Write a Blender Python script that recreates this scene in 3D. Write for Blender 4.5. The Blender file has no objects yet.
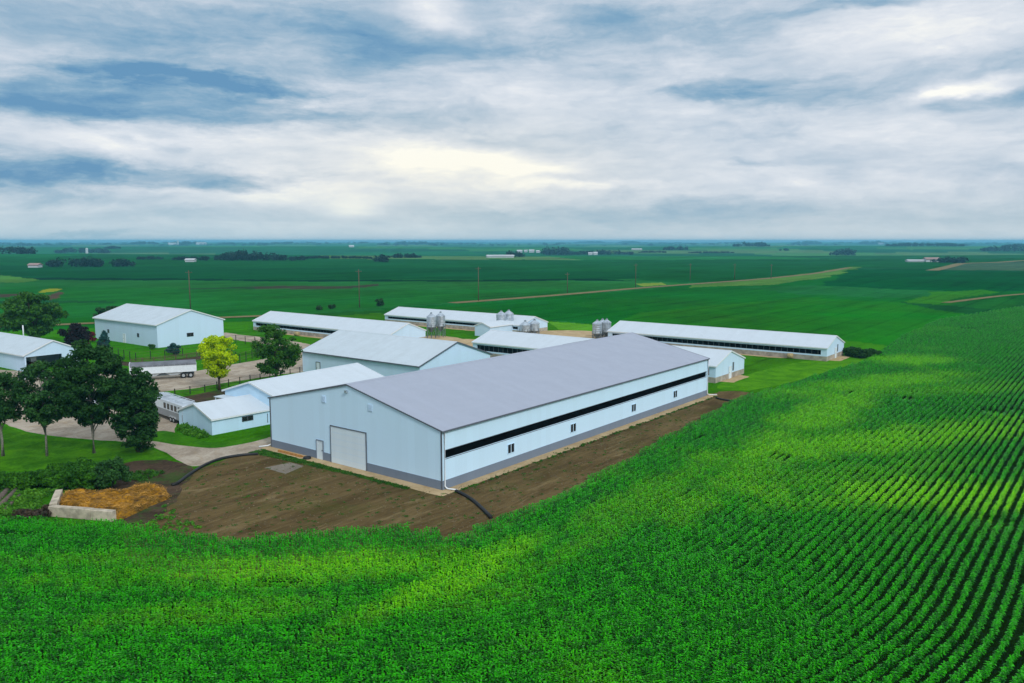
import bpy, bmesh, math, random
import numpy as np
from mathutils import Vector, Matrix, noise as mn
from math import radians, sin, cos, pi, atan2, hypot, exp

random.seed(7)
R = random.Random(11)
sc = bpy.context.scene
COL = sc.collection

# ------------------------------------------------------------------ camera
F, HY, H = 804.0, 241.0, 24.0
TH = math.atan((341.5 - HY) / F)
cd = bpy.data.cameras.new('camera'); cam = bpy.data.objects.new('camera', cd); COL.objects.link(cam)
cam.location = (0, 0, H); cam.rotation_euler = (pi / 2 - TH, 0, 0)
cd.sensor_width = 36; cd.lens = F * 36 / 1024; cd.clip_start = 0.5; cd.clip_end = 60000
sc.camera = cam
PHI = radians(52.3)          # every barn of the yard and the crop rows share this grid


def sstep(a, b, x):
    t = np.clip((np.asarray(x, float) - a) / (b - a), 0, 1)
    return t * t * (3 - 2 * t)


def terrain(x, y):
    """height of the land: level round the farm, gently rolling beyond"""
    x = np.asarray(x, float); y = np.asarray(y, float)
    r = np.hypot(x, y)
    k = sstep(380, 900, r)
    h = 4.5 * np.exp(-((y - 1120 - .05 * x) / 240) ** 2) - 8 * np.exp(-((y - 1720 + .1 * x) / 330) ** 2)
    h = h + 6 * np.exp(-((y - 2650 - .15 * x) / 380) ** 2) - 5 * np.exp(-((y - 3500) / 500) ** 2)
    h = h + 2.0 * np.sin(x / 310 + 1) * np.sin(y / 260 + .5)
    a = sstep(2500, 7000, r)
    h = h + a * (4 * np.sin(x / 900 + y / 2100 + .7) + 4 * np.sin(y / 800 - x / 1700) + 3 * np.sin(x / 430 + 2) * np.sin(y / 520))
    return k * h


def ray(px, py):
    u = (px - 512) / F; v = (341.5 - py) / F
    return np.array([u, cos(TH) + v * sin(TH), -sin(TH) + v * cos(TH)])


def G(px, py, z=0.0):
    """point of the level yard (height z) that the survey photo shows at px,py"""
    d = ray(px, py); t = (z - H) / d[2]
    return Vector((d[0] * t, d[1] * t, z))


def T(px, py):
    """point of the rolling land beyond"""
    d = ray(px, py)
    if d[2] >= -0.0006: d[2] = -0.0006
    t0 = H / -d[2]
    ts = np.concatenate([np.linspace(60, 1500, 2400), np.geomspace(1500, 17000, 3000)])
    z = H + d[2] * ts - terrain(d[0] * ts, d[1] * ts)
    i = np.argmax(z < 0)
    t = ts[i] if z[i] < 0 else t0
    x, y = d[0] * t, d[1] * t
    return Vector((x, y, float(terrain(x, y))))


# ------------------------------------------------------------------ object helpers
def tag(o, label=None, cat=None, group=None, kind=None):
    if label: o['label'] = label
    if cat: o['category'] = cat
    if group: o['group'] = group
    if kind: o['kind'] = kind
    return o


def empty(name, loc=(0, 0, 0), rz=0.0, label=None, cat=None, group=None):
    o = bpy.data.objects.new(name, None); COL.objects.link(o)
    o.empty_display_size = .5
    o.location = loc; o.rotation_euler = (0, 0, rz)
    return tag(o, label, cat, group)


class MB:
    def __init__(s): s.v = []; s.f = []

    def add(s, vs, fs):
        n = len(s.v); s.v += [tuple(p) for p in vs]; s.f += [tuple(i + n for i in f) for f in fs]
        return s

    def box(s, x0, x1, y0, y1, z0, z1):
        return s.add([(x0, y0, z0), (x1, y0, z0), (x1, y1, z0), (x0, y1, z0), (x0, y0, z1), (x1, y0, z1), (x1, y1, z1), (x0, y1, z1)],
                     [(0, 3, 2, 1), (4, 5, 6, 7), (0, 1, 5, 4), (1, 2, 6, 5), (2, 3, 7, 6), (3, 0, 4, 7)])

    def prism(s, prof, axis, a, b):
        """profile of 2-D points extruded along axis 'x' or 'y' from a to b"""
        n = len(prof)
        mk = (lambda p, t: (t, p[0], p[1])) if axis == 'x' else (lambda p, t: (p[0], t, p[1])) if axis == 'y' else (lambda p, t: (p[0], p[1], t))
        vs = [mk(p, a) for p in prof] + [mk(p, b) for p in prof]
        return s.add(vs, [tuple(range(n))[::-1], tuple(range(n, 2 * n))] + [(i, (i + 1) % n, n + (i + 1) % n, n + i) for i in range(n)])

    def tube(s, pts, rad, seg=8, cap=True):
        pts = [Vector(p) for p in pts]; m = len(pts)
        rad = rad if isinstance(rad, (list, tuple)) else [rad] * m
        vs = []; fs = []
        for i, p in enumerate(pts):
            d = (pts[min(i + 1, m - 1)] - pts[max(i - 1, 0)]).normalized()
            u = d.cross(Vector((0, 0, 1)));
            if u.length < 1e-3: u = Vector((1, 0, 0))
            u.normalize(); w = d.cross(u)
            for k in range(seg):
                a = 2 * pi * k / seg
                vs.append(p + (u * cos(a) + w * sin(a)) * rad[i])
        for i in range(m - 1):
            for k in range(seg):
                fs.append((i * seg + k, i * seg + (k + 1) % seg, (i + 1) * seg + (k + 1) % seg, (i + 1) * seg + k))
        if cap: fs += [tuple(range(seg))[::-1], tuple(range((m - 1) * seg, m * seg))]
        return s.add(vs, fs)

    def lathe(s, prof, cx=0, cy=0, seg=20):
        vs = []; fs = []; m = len(prof)
        for r, z in prof:
            for k in range(seg):
                a = 2 * pi * k / seg; vs.append((cx + r * cos(a), cy + r * sin(a), z))
        for i in range(m - 1):
            for k in range(seg):
                fs.append((i * seg + k, i * seg + (k + 1) % seg, (i + 1) * seg + (k + 1) % seg, (i + 1) * seg + k))
        fs += [tuple(range(seg))[::-1], tuple(range((m - 1) * seg, m * seg))]
        return s.add(vs, fs)

    def build(s, name, m, parent=None, smooth=False, bevel=0):
        me = bpy.data.meshes.new(name); me.from_pydata(s.v, [], s.f); me.materials.append(m)
        if smooth: me.polygons.foreach_set('use_smooth', [True] * len(me.polygons))
        me.update()
        o = bpy.data.objects.new(name, me); COL.objects.link(o)
        if parent is not None: o.parent = parent
        if bevel:
            b = o.modifiers.new('bevel', 'BEVEL'); b.width = bevel; b.segments = 2; b.limit_method = 'ANGLE'
        return o


def npmesh(name, V, Fq, m, parent=None, attrs=None, smooth=False):
    """fast mesh of equal-sized faces from arrays"""
    me = bpy.data.meshes.new(name); k = Fq.shape[1]
    me.vertices.add(len(V)); me.vertices.foreach_set('co', np.ascontiguousarray(V, np.float32).ravel())
    me.loops.add(Fq.size); me.loops.foreach_set('vertex_index', np.ascontiguousarray(Fq, np.int32).ravel())
    me.polygons.add(len(Fq)); me.polygons.foreach_set('loop_start', np.arange(0, Fq.size, k, dtype=np.int32))
    me.update(calc_edges=True)
    if smooth: me.polygons.foreach_set('use_smooth', np.ones(len(Fq), bool))
    me.materials.append(m)
    for nm, (ty, arr) in (attrs or {}).items():
        a = me.attributes.new(nm, ty, 'POINT')
        a.data.foreach_set('color' if ty == 'FLOAT_COLOR' else 'vector' if ty == 'FLOAT_VECTOR' else 'value', np.ascontiguousarray(arr).ravel())
    o = bpy.data.objects.new(name, me); COL.objects.link(o)
    if parent is not None: o.parent = parent
    return o


def copy_tree(o, parent=None):
    c = o.copy(); COL.objects.link(c)
    if parent is not None: c.parent = parent
    for ch in list(o.children): copy_tree(ch, c)
    return c


# ------------------------------------------------------------------ materials
class NT:
    def __init__(s, nt): s.nt = nt; s.L = nt.links

    def n(s, ty, **kw):
        nd = s.nt.nodes.new(ty)
        for k, v in kw.items(): setattr(nd, k, v)
        return nd

    def put(s, sock, v):
        if isinstance(v, bpy.types.NodeSocket): s.L.new(v, sock)
        elif v is not None:
            if isinstance(v, (tuple, list)) and len(v) == 3 and sock.type == 'RGBA': v = (*v, 1)
            sock.default_value = v

    def m(s, op, a, b=None, c=None, clamp=False):
        nd = s.n('ShaderNodeMath', operation=op, use_clamp=clamp)
        s.put(nd.inputs[0], a)
        if b is not None: s.put(nd.inputs[1], b)
        if c is not None: s.put(nd.inputs[2], c)
        return nd.outputs[0]

    def vm(s, op, a, b=None, out=0):
        nd = s.n('ShaderNodeVectorMath', operation=op)
        s.put(nd.inputs[0], a)
        if b is not None: s.put(nd.inputs[1], b)
        return nd.outputs[out]

    def noise(s, vec, scale, detail=4, rough=.55, dist=0, out='Fac'):
        nd = s.n('ShaderNodeTexNoise')
        s.put(nd.inputs['Vector'], vec); nd.inputs['Scale'].default_value = scale
        nd.inputs['Detail'].default_value = detail; nd.inputs['Roughness'].default_value = rough
        nd.inputs['Distortion'].default_value = dist
        return nd.outputs[out]

    def rng(s, v, a, b, c=0., d=1., smooth=True):
        nd = s.n('ShaderNodeMapRange'); nd.interpolation_type = 'SMOOTHSTEP' if smooth else 'LINEAR'
        s.put(nd.inputs[0], v)
        for i, q in enumerate((a, b, c, d)): nd.inputs[i + 1].default_value = q
        return nd.outputs[0]

    def mix(s, f, a, b, mode='MIX'):
        nd = s.n('ShaderNodeMix', data_type='RGBA', blend_type=mode)
        s.put(nd.inputs[0], f); s.put(nd.inputs[6], a); s.put(nd.inputs[7], b)
        return nd.outputs[2]

    def scalevec(s, vec, v):
        nd = s.n('ShaderNodeMapping'); s.put(nd.inputs[0], vec); nd.inputs['Scale'].default_value = v
        return nd.outputs[0]

    def ramp(s, f, stops):
        nd = s.n('ShaderNodeValToRGB'); s.put(nd.inputs[0], f)
        e = nd.color_ramp.elements
        while len(e) < len(stops): e.new(.5)
        for q, (p, c) in zip(e, stops): q.position = p; q.color = (*c, 1)
        return nd.outputs[0]


def newmat(name):
    m = bpy.data.materials.new(name); m.use_nodes = True
    t = NT(m.node_tree); b = m.node_tree.nodes['Principled BSDF']
    return m, t, b


def simple(name, col, rough=.6, var=.15, scale=3., metal=0., bump=0., bscale=20., spec=.4, obj=False):
    m, t, b = newmat(name)
    co = t.n('ShaderNodeTexCoord').outputs['Object'] if obj else t.n('ShaderNodeNewGeometry').outputs['Position']
    n = t.noise(co, scale, 6, .6)
    t.put(b.inputs['Base Color'], t.mix(t.rng(n, .3, .7), tuple(c * (1 - var) for c in col), tuple(min(1, c * (1 + var)) for c in col)))
    b.inputs['Roughness'].default_value = rough; b.inputs['Metallic'].default_value = metal
    b.inputs['Specular IOR Level'].default_value = spec
    if bump:
        bp = t.n('ShaderNodeBump'); bp.inputs['Strength'].default_value = bump; bp.inputs['Distance'].default_value = .1
        t.put(bp.inputs['Height'], t.noise(co, bscale, 4)); t.put(b.inputs['Normal'], bp.outputs[0])
    return m


def steel(name, col, rough=.45, rib=.23, axis='xy', stain=.1, spec=.4, seam=.915):
    """ribbed sheet steel in the building's own axes"""
    m, t, b = newmat(name)
    co = t.n('ShaderNodeTexCoord').outputs['Object']
    sp = t.n('ShaderNodeSeparateXYZ'); t.put(sp.inputs[0], co)
    s = t.m('ADD', sp.outputs[0], sp.outputs[1]) if axis == 'xy' else sp.outputs[0 if axis == 'x' else 1]
    fr = t.m('FRACT', t.m('DIVIDE', s, rib))
    hgt = t.rng(t.m('ABSOLUTE', t.m('SUBTRACT', fr, .5)), .0, .16, 1, 0)
    sf = t.m('FLOOR', t.m('DIVIDE', s, seam))
    wn = t.n('ShaderNodeTexWhiteNoise', noise_dimensions='1D'); t.put(wn.inputs['W'], sf)
    n = t.noise(t.scalevec(co, (1, 1, .35)), .5, 6, .62)
    streak = t.noise(t.scalevec(co, (2.2, 2.2, .12)), 1.5, 4, .6)
    f = t.m('ADD', t.m('MULTIPLY', t.rng(n, .35, .75), .55), t.m('MULTIPLY', t.rng(streak, .45, .8), .45))
    f = t.m('ADD', t.m('MULTIPLY', f, stain * 1.6), t.m('MULTIPLY', wn.outputs[0], .09))
    c = t.mix(f, col, tuple(q * k for q, k in zip(col, (.62, .60, .56))))
    t.put(b.inputs['Base Color'], c)
    t.put(b.inputs['Roughness'], t.rng(n, .3, .7, rough - .08, rough + .12))
    b.inputs['Specular IOR Level'].default_value = spec
    bp = t.n('ShaderNodeBump'); bp.inputs['Strength'].default_value = .35; bp.inputs['Distance'].default_value = .02
    t.put(bp.inputs['Height'], hgt); t.put(b.inputs['Normal'], bp.outputs[0])
    return m


M = {}
M['blue_steel'] = steel('pale_blue_siding', (.62, .84, 1.0), .5, spec=.2, stain=.04)
M['white_siding'] = steel('white_siding', (.58, .76, .93), .5, spec=.2, stain=.06)
M['grey_siding'] = steel('grey_siding', (.19, .235, .30), .5, spec=.25)
M['shed_siding'] = steel('old_shed_siding', (.56, .79, .97), .55, stain=.10)
M['roof_lilac'] = steel('lilac_grey_roof', (.335, .37, .445), .5, axis='x', stain=.05)
M['roof_white'] = steel('white_roof', (.55, .62, .67), .5, axis='x', stain=.10)
M['roof_old'] = steel('weathered_white_roof', (.51, .59, .635), .55, axis='x', stain=.2)
M['trim'] = simple('dark_trim', (.10, .115, .14), .5)
M['white_trim'] = simple('white_trim', (.72, .76, .78), .45, .05)
M['door_white'] = steel('white_door', (.70, .81, .87), .5, rib=.5, axis='xy', stain=.05)
M['black'] = simple('black_opening', (.003, .003, .0035), .95, .3, spec=.0)
M['mesh'] = simple('dark_screen', (.02, .021, .023), .7, .4)
M['glass'] = simple('dark_glass', (.015, .018, .022), .12, .2, spec=.6)
M['conc'] = simple('concrete', (.36, .32, .26), .9, .28, .9, bump=.3)
M['conc_grey'] = simple('weathered_concrete', (.46, .40, .30), .9, .35, 1.1, bump=.4)
M['galv'] = simple('galvanised_steel', (.42, .48, .53), .42, .25, 1.6, metal=.55)
M['galv_dark'] = simple('dull_galvanised', (.14, .17, .19), .5, .3, 2., metal=.4)
M['hose'] = simple('black_hose', (.012, .013, .014), .55, .2)
M['wood_post'] = simple('weathered_wood', (.11, .075, .05), .9, .3, 4)
M['black_paint'] = simple('black_paint', (.012, .012, .013), .5, .2)
M['rubber'] = simple('tyre_rubber', (.015, .015, .015), .85, .2)
M['silver'] = simple('aluminium', (.55, .6, .64), .35, .15, 1.2, metal=.5)
M['tarp'] = simple('grey_tarp', (.13, .14, .16), .7, .25, .8)
M['white_paint'] = simple('white_paint', (.70, .76, .80), .4, .06)
M['grey_paint'] = simple('grey_paint', (.26, .28, .29), .45, .1)
M['red_paint'] = simple('red_paint', (.40, .05, .03), .45, .1)
M['blue_paint'] = simple('dark_blue_paint', (.02, .035, .06), .3, .1, spec=.6)
M['lumber'] = simple('fresh_lumber', (.42, .20, .05), .8, .25, 3)
M['bark'] = simple('pale_bark', (.20, .19, .16), .95, .35, 6, bump=.5)
M['dark_bark'] = simple('dark_bark', (.07, .055, .04), .95, .35, 6, bump=.5)
M['log'] = simple('log_bark', (.13, .10, .08), .95, .4, 3, bump=.5)
M['bale'] = simple('tan_bale', (.38, .29, .14), .95, .3, 5, bump=.5)
M['far_wall'] = simple('distant_white_wall', (.48, .52, .55), .6, .05, .05)
M['far_roof'] = simple('distant_roof', (.46, .48, .50), .6, .08, .05)
M['far_red'] = simple('distant_reddish_roof', (.30, .20, .18), .7, .1, .05)


def leafmat(name, dark, light, trans=.25, scale=.7, rough=.5):
    m, t, b = newmat(name)
    ps = t.n('ShaderNodeNewGeometry').outputs['Position']
    n = t.noise(ps, scale, 4, .65)
    n2 = t.noise(ps, 6, 2, .6)
    f = t.m('ADD', t.m('MULTIPLY', t.rng(n, .34, .68), .7), t.m('MULTIPLY', t.rng(n2, .3, .7), .3))
    c = t.mix(f, dark, light)
    t.put(b.inputs['Base Color'], c); b.inputs['Roughness'].default_value = rough; b.inputs['Specular IOR Level'].default_value = .10
    tr = t.n('ShaderNodeBsdfTranslucent'); t.put(tr.inputs[0], c)
    mx = t.n('ShaderNodeMixShader'); mx.inputs[0].default_value = trans
    t.L.new(b.outputs[0], mx.inputs[1]); t.L.new(tr.outputs[0], mx.inputs[2])
    t.L.new(mx.outputs[0], t.nt.nodes['Material Output'].inputs[0])
    return m


M['leaf_dark'] = leafmat('dark_green_leaves', (.011, .052, .011), (.034, .115, .02))
M['leaf_mid'] = leafmat('mid_green_leaves', (.018, .085, .008), (.065, .20, .016))
M['leaf_poplar'] = leafmat('poplar_leaves', (.015, .066, .014), (.050, .155, .030))
M['leaf_yellow'] = leafmat('yellow_leaves', (.30, .48, .003), (.68, .84, .006), .4)
M['leaf_purple'] = leafmat('purple_leaves', (.010, .008, .010), (.03, .018, .022))
M['leaf_red'] = leafmat('red_leaves', (.10, .008, .014), (.25, .02, .03))
M['leaf_blue'] = leafmat('blue_green_needles', (.012, .06, .055), (.045, .13, .12), .1)
M['leaf_hedge'] = leafmat('hedge_leaves', (.012, .075, .004), (.065, .23, .010))
M['leaf_weed'] = leafmat('weed_leaves', (.035, .17, .012), (.12, .32, .02))
M['leaf_brown'] = leafmat('dead_twigs', (.03, .022, .015), (.08, .055, .035), .05)
M['leaf_far'] = leafmat('distant_leaves', (.002, .018, .012), (.006, .034, .018), .1, .02)


def corn_material(name, trans=.3, sheen=.42):
    """corn: green with lighter yellow-green strips where the crop itself is paler"""
    m, t, b = newmat(name)
    ps = t.n('ShaderNodeNewGeometry').outputs['Position']
    rot = t.n('ShaderNodeVectorRotate', rotation_type='Z_AXIS'); t.put(rot.inputs['Vector'], ps); rot.inputs['Angle'].default_value = -PHI
    w = t.noise(t.scalevec(ps, (1, 1, 0)), .035, 5, .6)
    f = t.m('MULTIPLY', t.rng(w, .52, .72), .35)
    warp = t.m('MULTIPLY', t.m('SUBTRACT', t.noise(t.scalevec(ps, (1, 1, 0)), .11, 6, .72, .5), .5), 2.6)
    for (px, py, rx, ry, ang, amt) in PALE:
        c = G(px, py, 1.2)
        r2 = t.n('ShaderNodeVectorRotate', rotation_type='Z_AXIS'); t.put(r2.inputs['Vector'], t.vm('SUBTRACT', ps, tuple(c)))
        r2.inputs['Angle'].default_value = -ang
        q = t.vm('LENGTH', t.scalevec(r2.outputs[0], (1 / rx, 1 / ry, 0)), out=1)
        f = t.m('MAXIMUM', f, t.m('MULTIPLY', t.rng(t.m('ADD', q, warp), .35, 1.25, 1, 0), amt))
    fine = t.m('ADD', t.m('MULTIPLY', t.noise(ps, 1.3, 3, .6), .5), t.m('MULTIPLY', t.noise(ps, 7., 2, .6), .5))
    c = t.mix(t.rng(fine, .40, .60), CORN_D, CORN_L)
    c = t.mix(t.m('MULTIPLY', f, t.rng(t.noise(ps, 2.2, 3, .7), .30, .62, .12, 1.)), c, CORN_Y)
    c = t.mix(t.m('MULTIPLY', t.rng(t.noise(t.vm('ADD', ps, (31., 17., 5.)), 8., 2, .5), .62, .70), .75), c, (.20, .46, .17))  # pale specks: sky glints on glossy leaves, painted into the leaf colour
    t.put(b.inputs['Base Color'], c); b.inputs['Roughness'].default_value = sheen; b.inputs['Specular IOR Level'].default_value = .06
    tr = t.n('ShaderNodeBsdfTranslucent'); t.put(tr.inputs[0], c)
    mx = t.n('ShaderNodeMixShader'); mx.inputs[0].default_value = trans
    t.L.new(b.outputs[0], mx.inputs[1]); t.L.new(tr.outputs[0], mx.inputs[2])
    t.L.new(mx.outputs[0], t.nt.nodes['Material Output'].inputs[0])
    return m


CORN_D, CORN_L, CORN_Y = (.002, .10, .0005), (.036, .50, .001), (.24, .72, .0005)
PALE = [(975, 488, 24, 5.5, 0.0, 1.2), (900, 432, 28, 6, 0.35, .95), (828, 405, 32, 5, PHI, .85), (770, 450, 24, 4, PHI, .6), (830, 470, 22, 4, .3, .4), (660, 480, 16, 3, PHI, .45),
        (912, 356, 12, 7, 0.2, .9), (320, 558, 17, 3.2, 0.1, .85), (220, 600, 10, 2, .2, .35), (465, 562, 12, 2.2, .9, .85), (430, 590, 8, 2, .3, .3),
        (880, 378, 26, 6, .5, .8), (600, 525, 12, 1.8, PHI, .3), (1000, 420, 24, 4, .2, .55), (120, 550, 12, 2, 0, .3), (960, 385, 30, 5, .2, .4)]
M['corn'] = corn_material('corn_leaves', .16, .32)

# ------------------------------------------------------------------ land
def inpoly(X, Y, P):
    ins = np.zeros(X.shape, bool); n = len(P)
    for i in range(n):
        x1, y1 = P[i][0], P[i][1]; x2, y2 = P[(i + 1) % n][0], P[(i + 1) % n][1]
        c = ((y1 > Y) != (y2 > Y)) & (X < (x2 - x1) * (Y - y1) / (y2 - y1 + 1e-12) + x1)
        ins ^= c
    return ins


ang = np.concatenate([np.arange(-180, -42, 6.), np.arange(-42, 42.001, .075), np.arange(48, 180, 6.)])
dp = np.concatenate([np.arange(1.25, 45, .4), np.arange(45, 115, .9), np.arange(115, 700, 6.)])
rad = (H * F / dp)[::-1]
rad = np.concatenate([[4., 9., 16., 22.], rad[rad > 26]])
AA, RR = np.meshgrid(np.radians(ang), rad)
X = RR * np.sin(AA); Y = RR * np.cos(AA)
Z = terrain(X, Y)
nr, na = X.shape
colr = np.zeros((nr, na, 4), np.float32); colr[..., 3] = 1
# quarter-section patchwork far off
c0, s0 = cos(.18), sin(.18)
U = X * c0 + Y * s0; V = -X * s0 + Y * c0
ci = np.floor(U / 310 + .2 * np.sin(V / 900)).astype(int); cj = np.floor(V / 230 + .35 * np.sin(U / 600)).astype(int)
hsh = (np.abs(np.sin(ci * 12.9898 + cj * 78.233) * 43758.5453)) % 1
pal = np.array([(.008, .11, .028), (.018, .15, .032), (.035, .18, .036), (.012, .10, .03), (.055, .19, .04), (.010, .13, .026), (.085, .18, .055), (.007, .09, .025)])
colr[..., :3] = pal[(hsh * 8).astype(int) % 8]
FIELDS = [  # outline surveyed from the photo, crop colour
    ([(-90, 257.5), (1120, 257.5), (1120, 268), (850, 268), (800, 276), (660, 285), (640, 279.5), (-90, 280)], (.006, .088, .012)),
    ([(-90, 265), (120, 266), (420, 268), (640, 272), (640, 279), (-90, 279)], (.004, .072, .012)),
    ([(-90, 280), (640, 279.5), (690, 284), (550, 296), (470, 302), (380, 308), (250, 317), (150, 321), (-90, 330)], (.017, .125, .018)),
    ([(-90, 288), (100, 286), (300, 291), (560, 289), (560, 295), (380, 307), (250, 316), (-90, 329)], (.013, .13, .014)),
    ([(-90, 278.6), (60, 277.8), (140, 278.6), (300, 279.4), (420, 280), (600, 279), (640, 281.6), (560, 281), (420, 281.8), (300, 281), (140, 280.2), (-90, 279.8)], (.002, .03, .010)),
    ([(-90, 275), (0, 276), (35, 280), (10, 283), (-90, 284)], (.07, .20, .03)),
    ([(250, 287), (280, 286), (310, 285.6), (345, 286.2), (380, 284), (382, 285.5), (345, 289), (300, 289.6), (255, 289)], (.05, .05, .028)),
    ([(180, 288), (250, 287), (255, 289), (200, 289.6)], (.02, .07, .02)),
    ([(-10, 294.5), (18, 293.6), (20, 296), (-10, 298)], (.07, .05, .035)),
    ([(36, 298), (50, 294), (60, 291.5), (63, 293), (55, 298), (38, 301)], (.09, .06, .04)),
    ([(34, 290.5), (48, 288.5), (58, 288.8), (57, 291.2), (38, 292.8)], (.26, .30, .02)),
    ([(-90, 300), (40, 300.5), (110, 302), (110, 304), (-90, 303)], (.012, .08, .02)),
    # right of the gravel road
    ([(380, 309), (480, 302.5), (550, 297), (690, 285), (815, 276), (850, 271), (1120, 280), (1120, 400), (880, 360), (845, 345), (600, 325), (550, 320)], (.006, .112, .007)),
    ([(560, 304), (800, 284), (900, 300), (1120, 318), (1120, 335), (870, 330), (700, 318)], (.008, .125, .008)),
    ([(845, 346), (600, 327), (640, 312), (800, 297), (900, 302), (1120, 300), (1120, 340), (880, 364)], (.016, .145, .005)),
    ([(822, 286), (838, 279), (852, 269), (1120, 271), (1120, 292), (945, 291), (880, 288)], (.001, .072, .010)),
    ([(740, 287), (820, 285), (900, 289), (985, 292), (950, 299), (880, 298), (800, 294)], (.014, .13, .024)),
    ([(905, 302), (930, 296), (925, 291.5), (985, 289.5), (1002, 292.5), (965, 296), (945, 303), (920, 305)], (.03, .17, .006)),
    ([(955, 303.5), (1000, 298), (1120, 294), (1120, 314), (1010, 312), (950, 306)], (.012, .13, .016)),
    ([(900, 302), (950, 305), (1120, 322), (1120, 327), (1000, 318), (930, 309)], (.008, .08, .014)),
    ([(985, 318), (1120, 326), (1120, 331), (1010, 324)], (.05, .22, .006)),
    ([(960, 263), (1120, 261), (1120, 271), (935, 270.5)], (.05, .105, .05)),
    ([(640, 284), (665, 283), (668, 285.5), (645, 287)], (.16, .24, .03)),
    ([(760, 279), (820, 273), (850, 267), (870, 267), (830, 277), (780, 284), (690, 288), (690, 285)], (.08, .19, .03)),
    # farm yard grass and the corn's own soil
    ([(-120, 331), (60, 327), (250, 319), (380, 311), (550, 321), (600, 325), (850, 341), (885, 346), (870, 366), (735, 400), (500, 540), (330, 548), (150, 540), (-120, 540)], (.04, .18, .004)),
    ([(548, 322), (600, 325), (600, 332), (560, 330)], (.09, .28, .015)),
    ([(-150, 313), (60, 318), (250, 316), (380, 310), (480, 306), (560, 322), (380, 313), (250, 321), (60, 329), (-150, 333)], (.013, .115, .008)),
]
jx = np.sin(X / 41 + Y / 97) + np.sin(X / 17 - Y / 29 + 1) + .7 * np.sin(X / 7.3 + Y / 11 + 2)
jy = np.sin(Y / 53 - X / 71 + 3) + np.sin(Y / 23 + X / 19) + .7 * np.sin(Y / 9.1 - X / 6.3)
jk = sstep(150, 900, RR) * 5 + 1.
XW = X + jx * jk * .45; YW = Y + jy * jk
for poly, c in FIELDS:
    W = [(lambda p: (p.x, p.y))(G(x, y) if y > 300 else T(x, y)) for x, y in poly]
    colr[inpoly(XW, YW, W), :3] = c
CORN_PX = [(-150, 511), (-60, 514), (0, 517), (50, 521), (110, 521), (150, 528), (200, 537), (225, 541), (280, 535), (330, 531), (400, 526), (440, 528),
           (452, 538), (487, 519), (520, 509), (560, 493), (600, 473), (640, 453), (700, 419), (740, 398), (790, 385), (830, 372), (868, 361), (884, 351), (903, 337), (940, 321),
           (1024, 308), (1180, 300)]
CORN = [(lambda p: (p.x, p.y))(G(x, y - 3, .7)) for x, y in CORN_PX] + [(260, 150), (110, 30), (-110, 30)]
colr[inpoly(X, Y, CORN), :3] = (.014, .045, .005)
# the far, uninstanced corn stands as a canopy
m, t, b = newmat('ground')
at = t.n('ShaderNodeAttribute', attribute_name='crop_colour').outputs['Color']
ps = t.n('ShaderNodeNewGeometry').outputs['Position']
n1 = t.noise(ps, .012, 5, .6); n2 = t.noise(ps, .12, 5, .65); n3 = t.noise(ps, 1.6, 4, .6)
f = t.m('ADD', t.m('MULTIPLY', t.m('SUBTRACT', n1, .5), 1.3), t.m('MULTIPLY', t.m('SUBTRACT', n2, .5), .9))
f = t.m('ADD', f, t.m('MULTIPLY', t.m('SUBTRACT', n3, .5), .9))
rt = t.n('ShaderNodeVectorRotate', rotation_type='Z_AXIS'); t.put(rt.inputs['Vector'], ps); rt.inputs['Angle'].default_value = -PHI
sx = t.n('ShaderNodeSeparateXYZ'); t.put(sx.inputs[0], rt.outputs[0])
streak = t.noise(t.scalevec(rt.outputs[0], (.006, .07, 0)), 1., 5, .65, .8)
f = t.m('ADD', f, t.m('MULTIPLY', t.m('SUBTRACT', streak, .5), 1.1))
tram = t.rng(t.m('ABSOLUTE', t.m('SUBTRACT', t.m('FRACT', t.m('DIVIDE', t.m('ADD', sx.outputs[1], t.m('MULTIPLY', n2, 2.)), 9.1)), .5)), .0, .10, -.22, 0)
f = t.m('ADD', f, tram)
hs = t.n('ShaderNodeHueSaturation'); t.put(hs.inputs['Color'], at)
t.put(hs.inputs['Value'], t.m('ADD', 1., f)); t.put(hs.inputs['Hue'], t.m('ADD', .5, t.m('MULTIPLY', t.m('SUBTRACT', n1, .5), .06)))
t.put(b.inputs['Base Color'], hs.outputs[0]); b.inputs['Roughness'].default_value = 1.; b.inputs['Specular IOR Level'].default_value = .0
bp = t.n('ShaderNodeBump'); bp.inputs['Strength'].default_value = .9; bp.inputs['Distance'].default_value = .7
t.put(bp.inputs['Height'], t.noise(ps, .9, 4, .7)); t.put(b.inputs['Normal'], bp.outputs[0])
M['ground'] = m
idx = np.arange(nr * na).reshape(nr, na)
q = np.stack([idx[:-1, :-1], idx[:-1, 1:], idx[1:, 1:], idx[1:, :-1]], -1)[:, :, ::-1].reshape(-1, 4)
wrap = np.stack([idx[:-1, -1], idx[:-1, 0], idx[1:, 0], idx[1:, -1]], -1)[:, ::-1]
V = np.stack([X, Y, Z], -1).reshape(-1, 3)
g = npmesh('ground', V, np.concatenate([q, wrap]), M['ground'], attrs={'crop_colour': ('FLOAT_COLOR', colr.reshape(-1, 4))}, smooth=True)
tag(g, 'rolling green farmland and the grass of the farm yard reaching to the horizon', 'ground', kind='structure')


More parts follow.
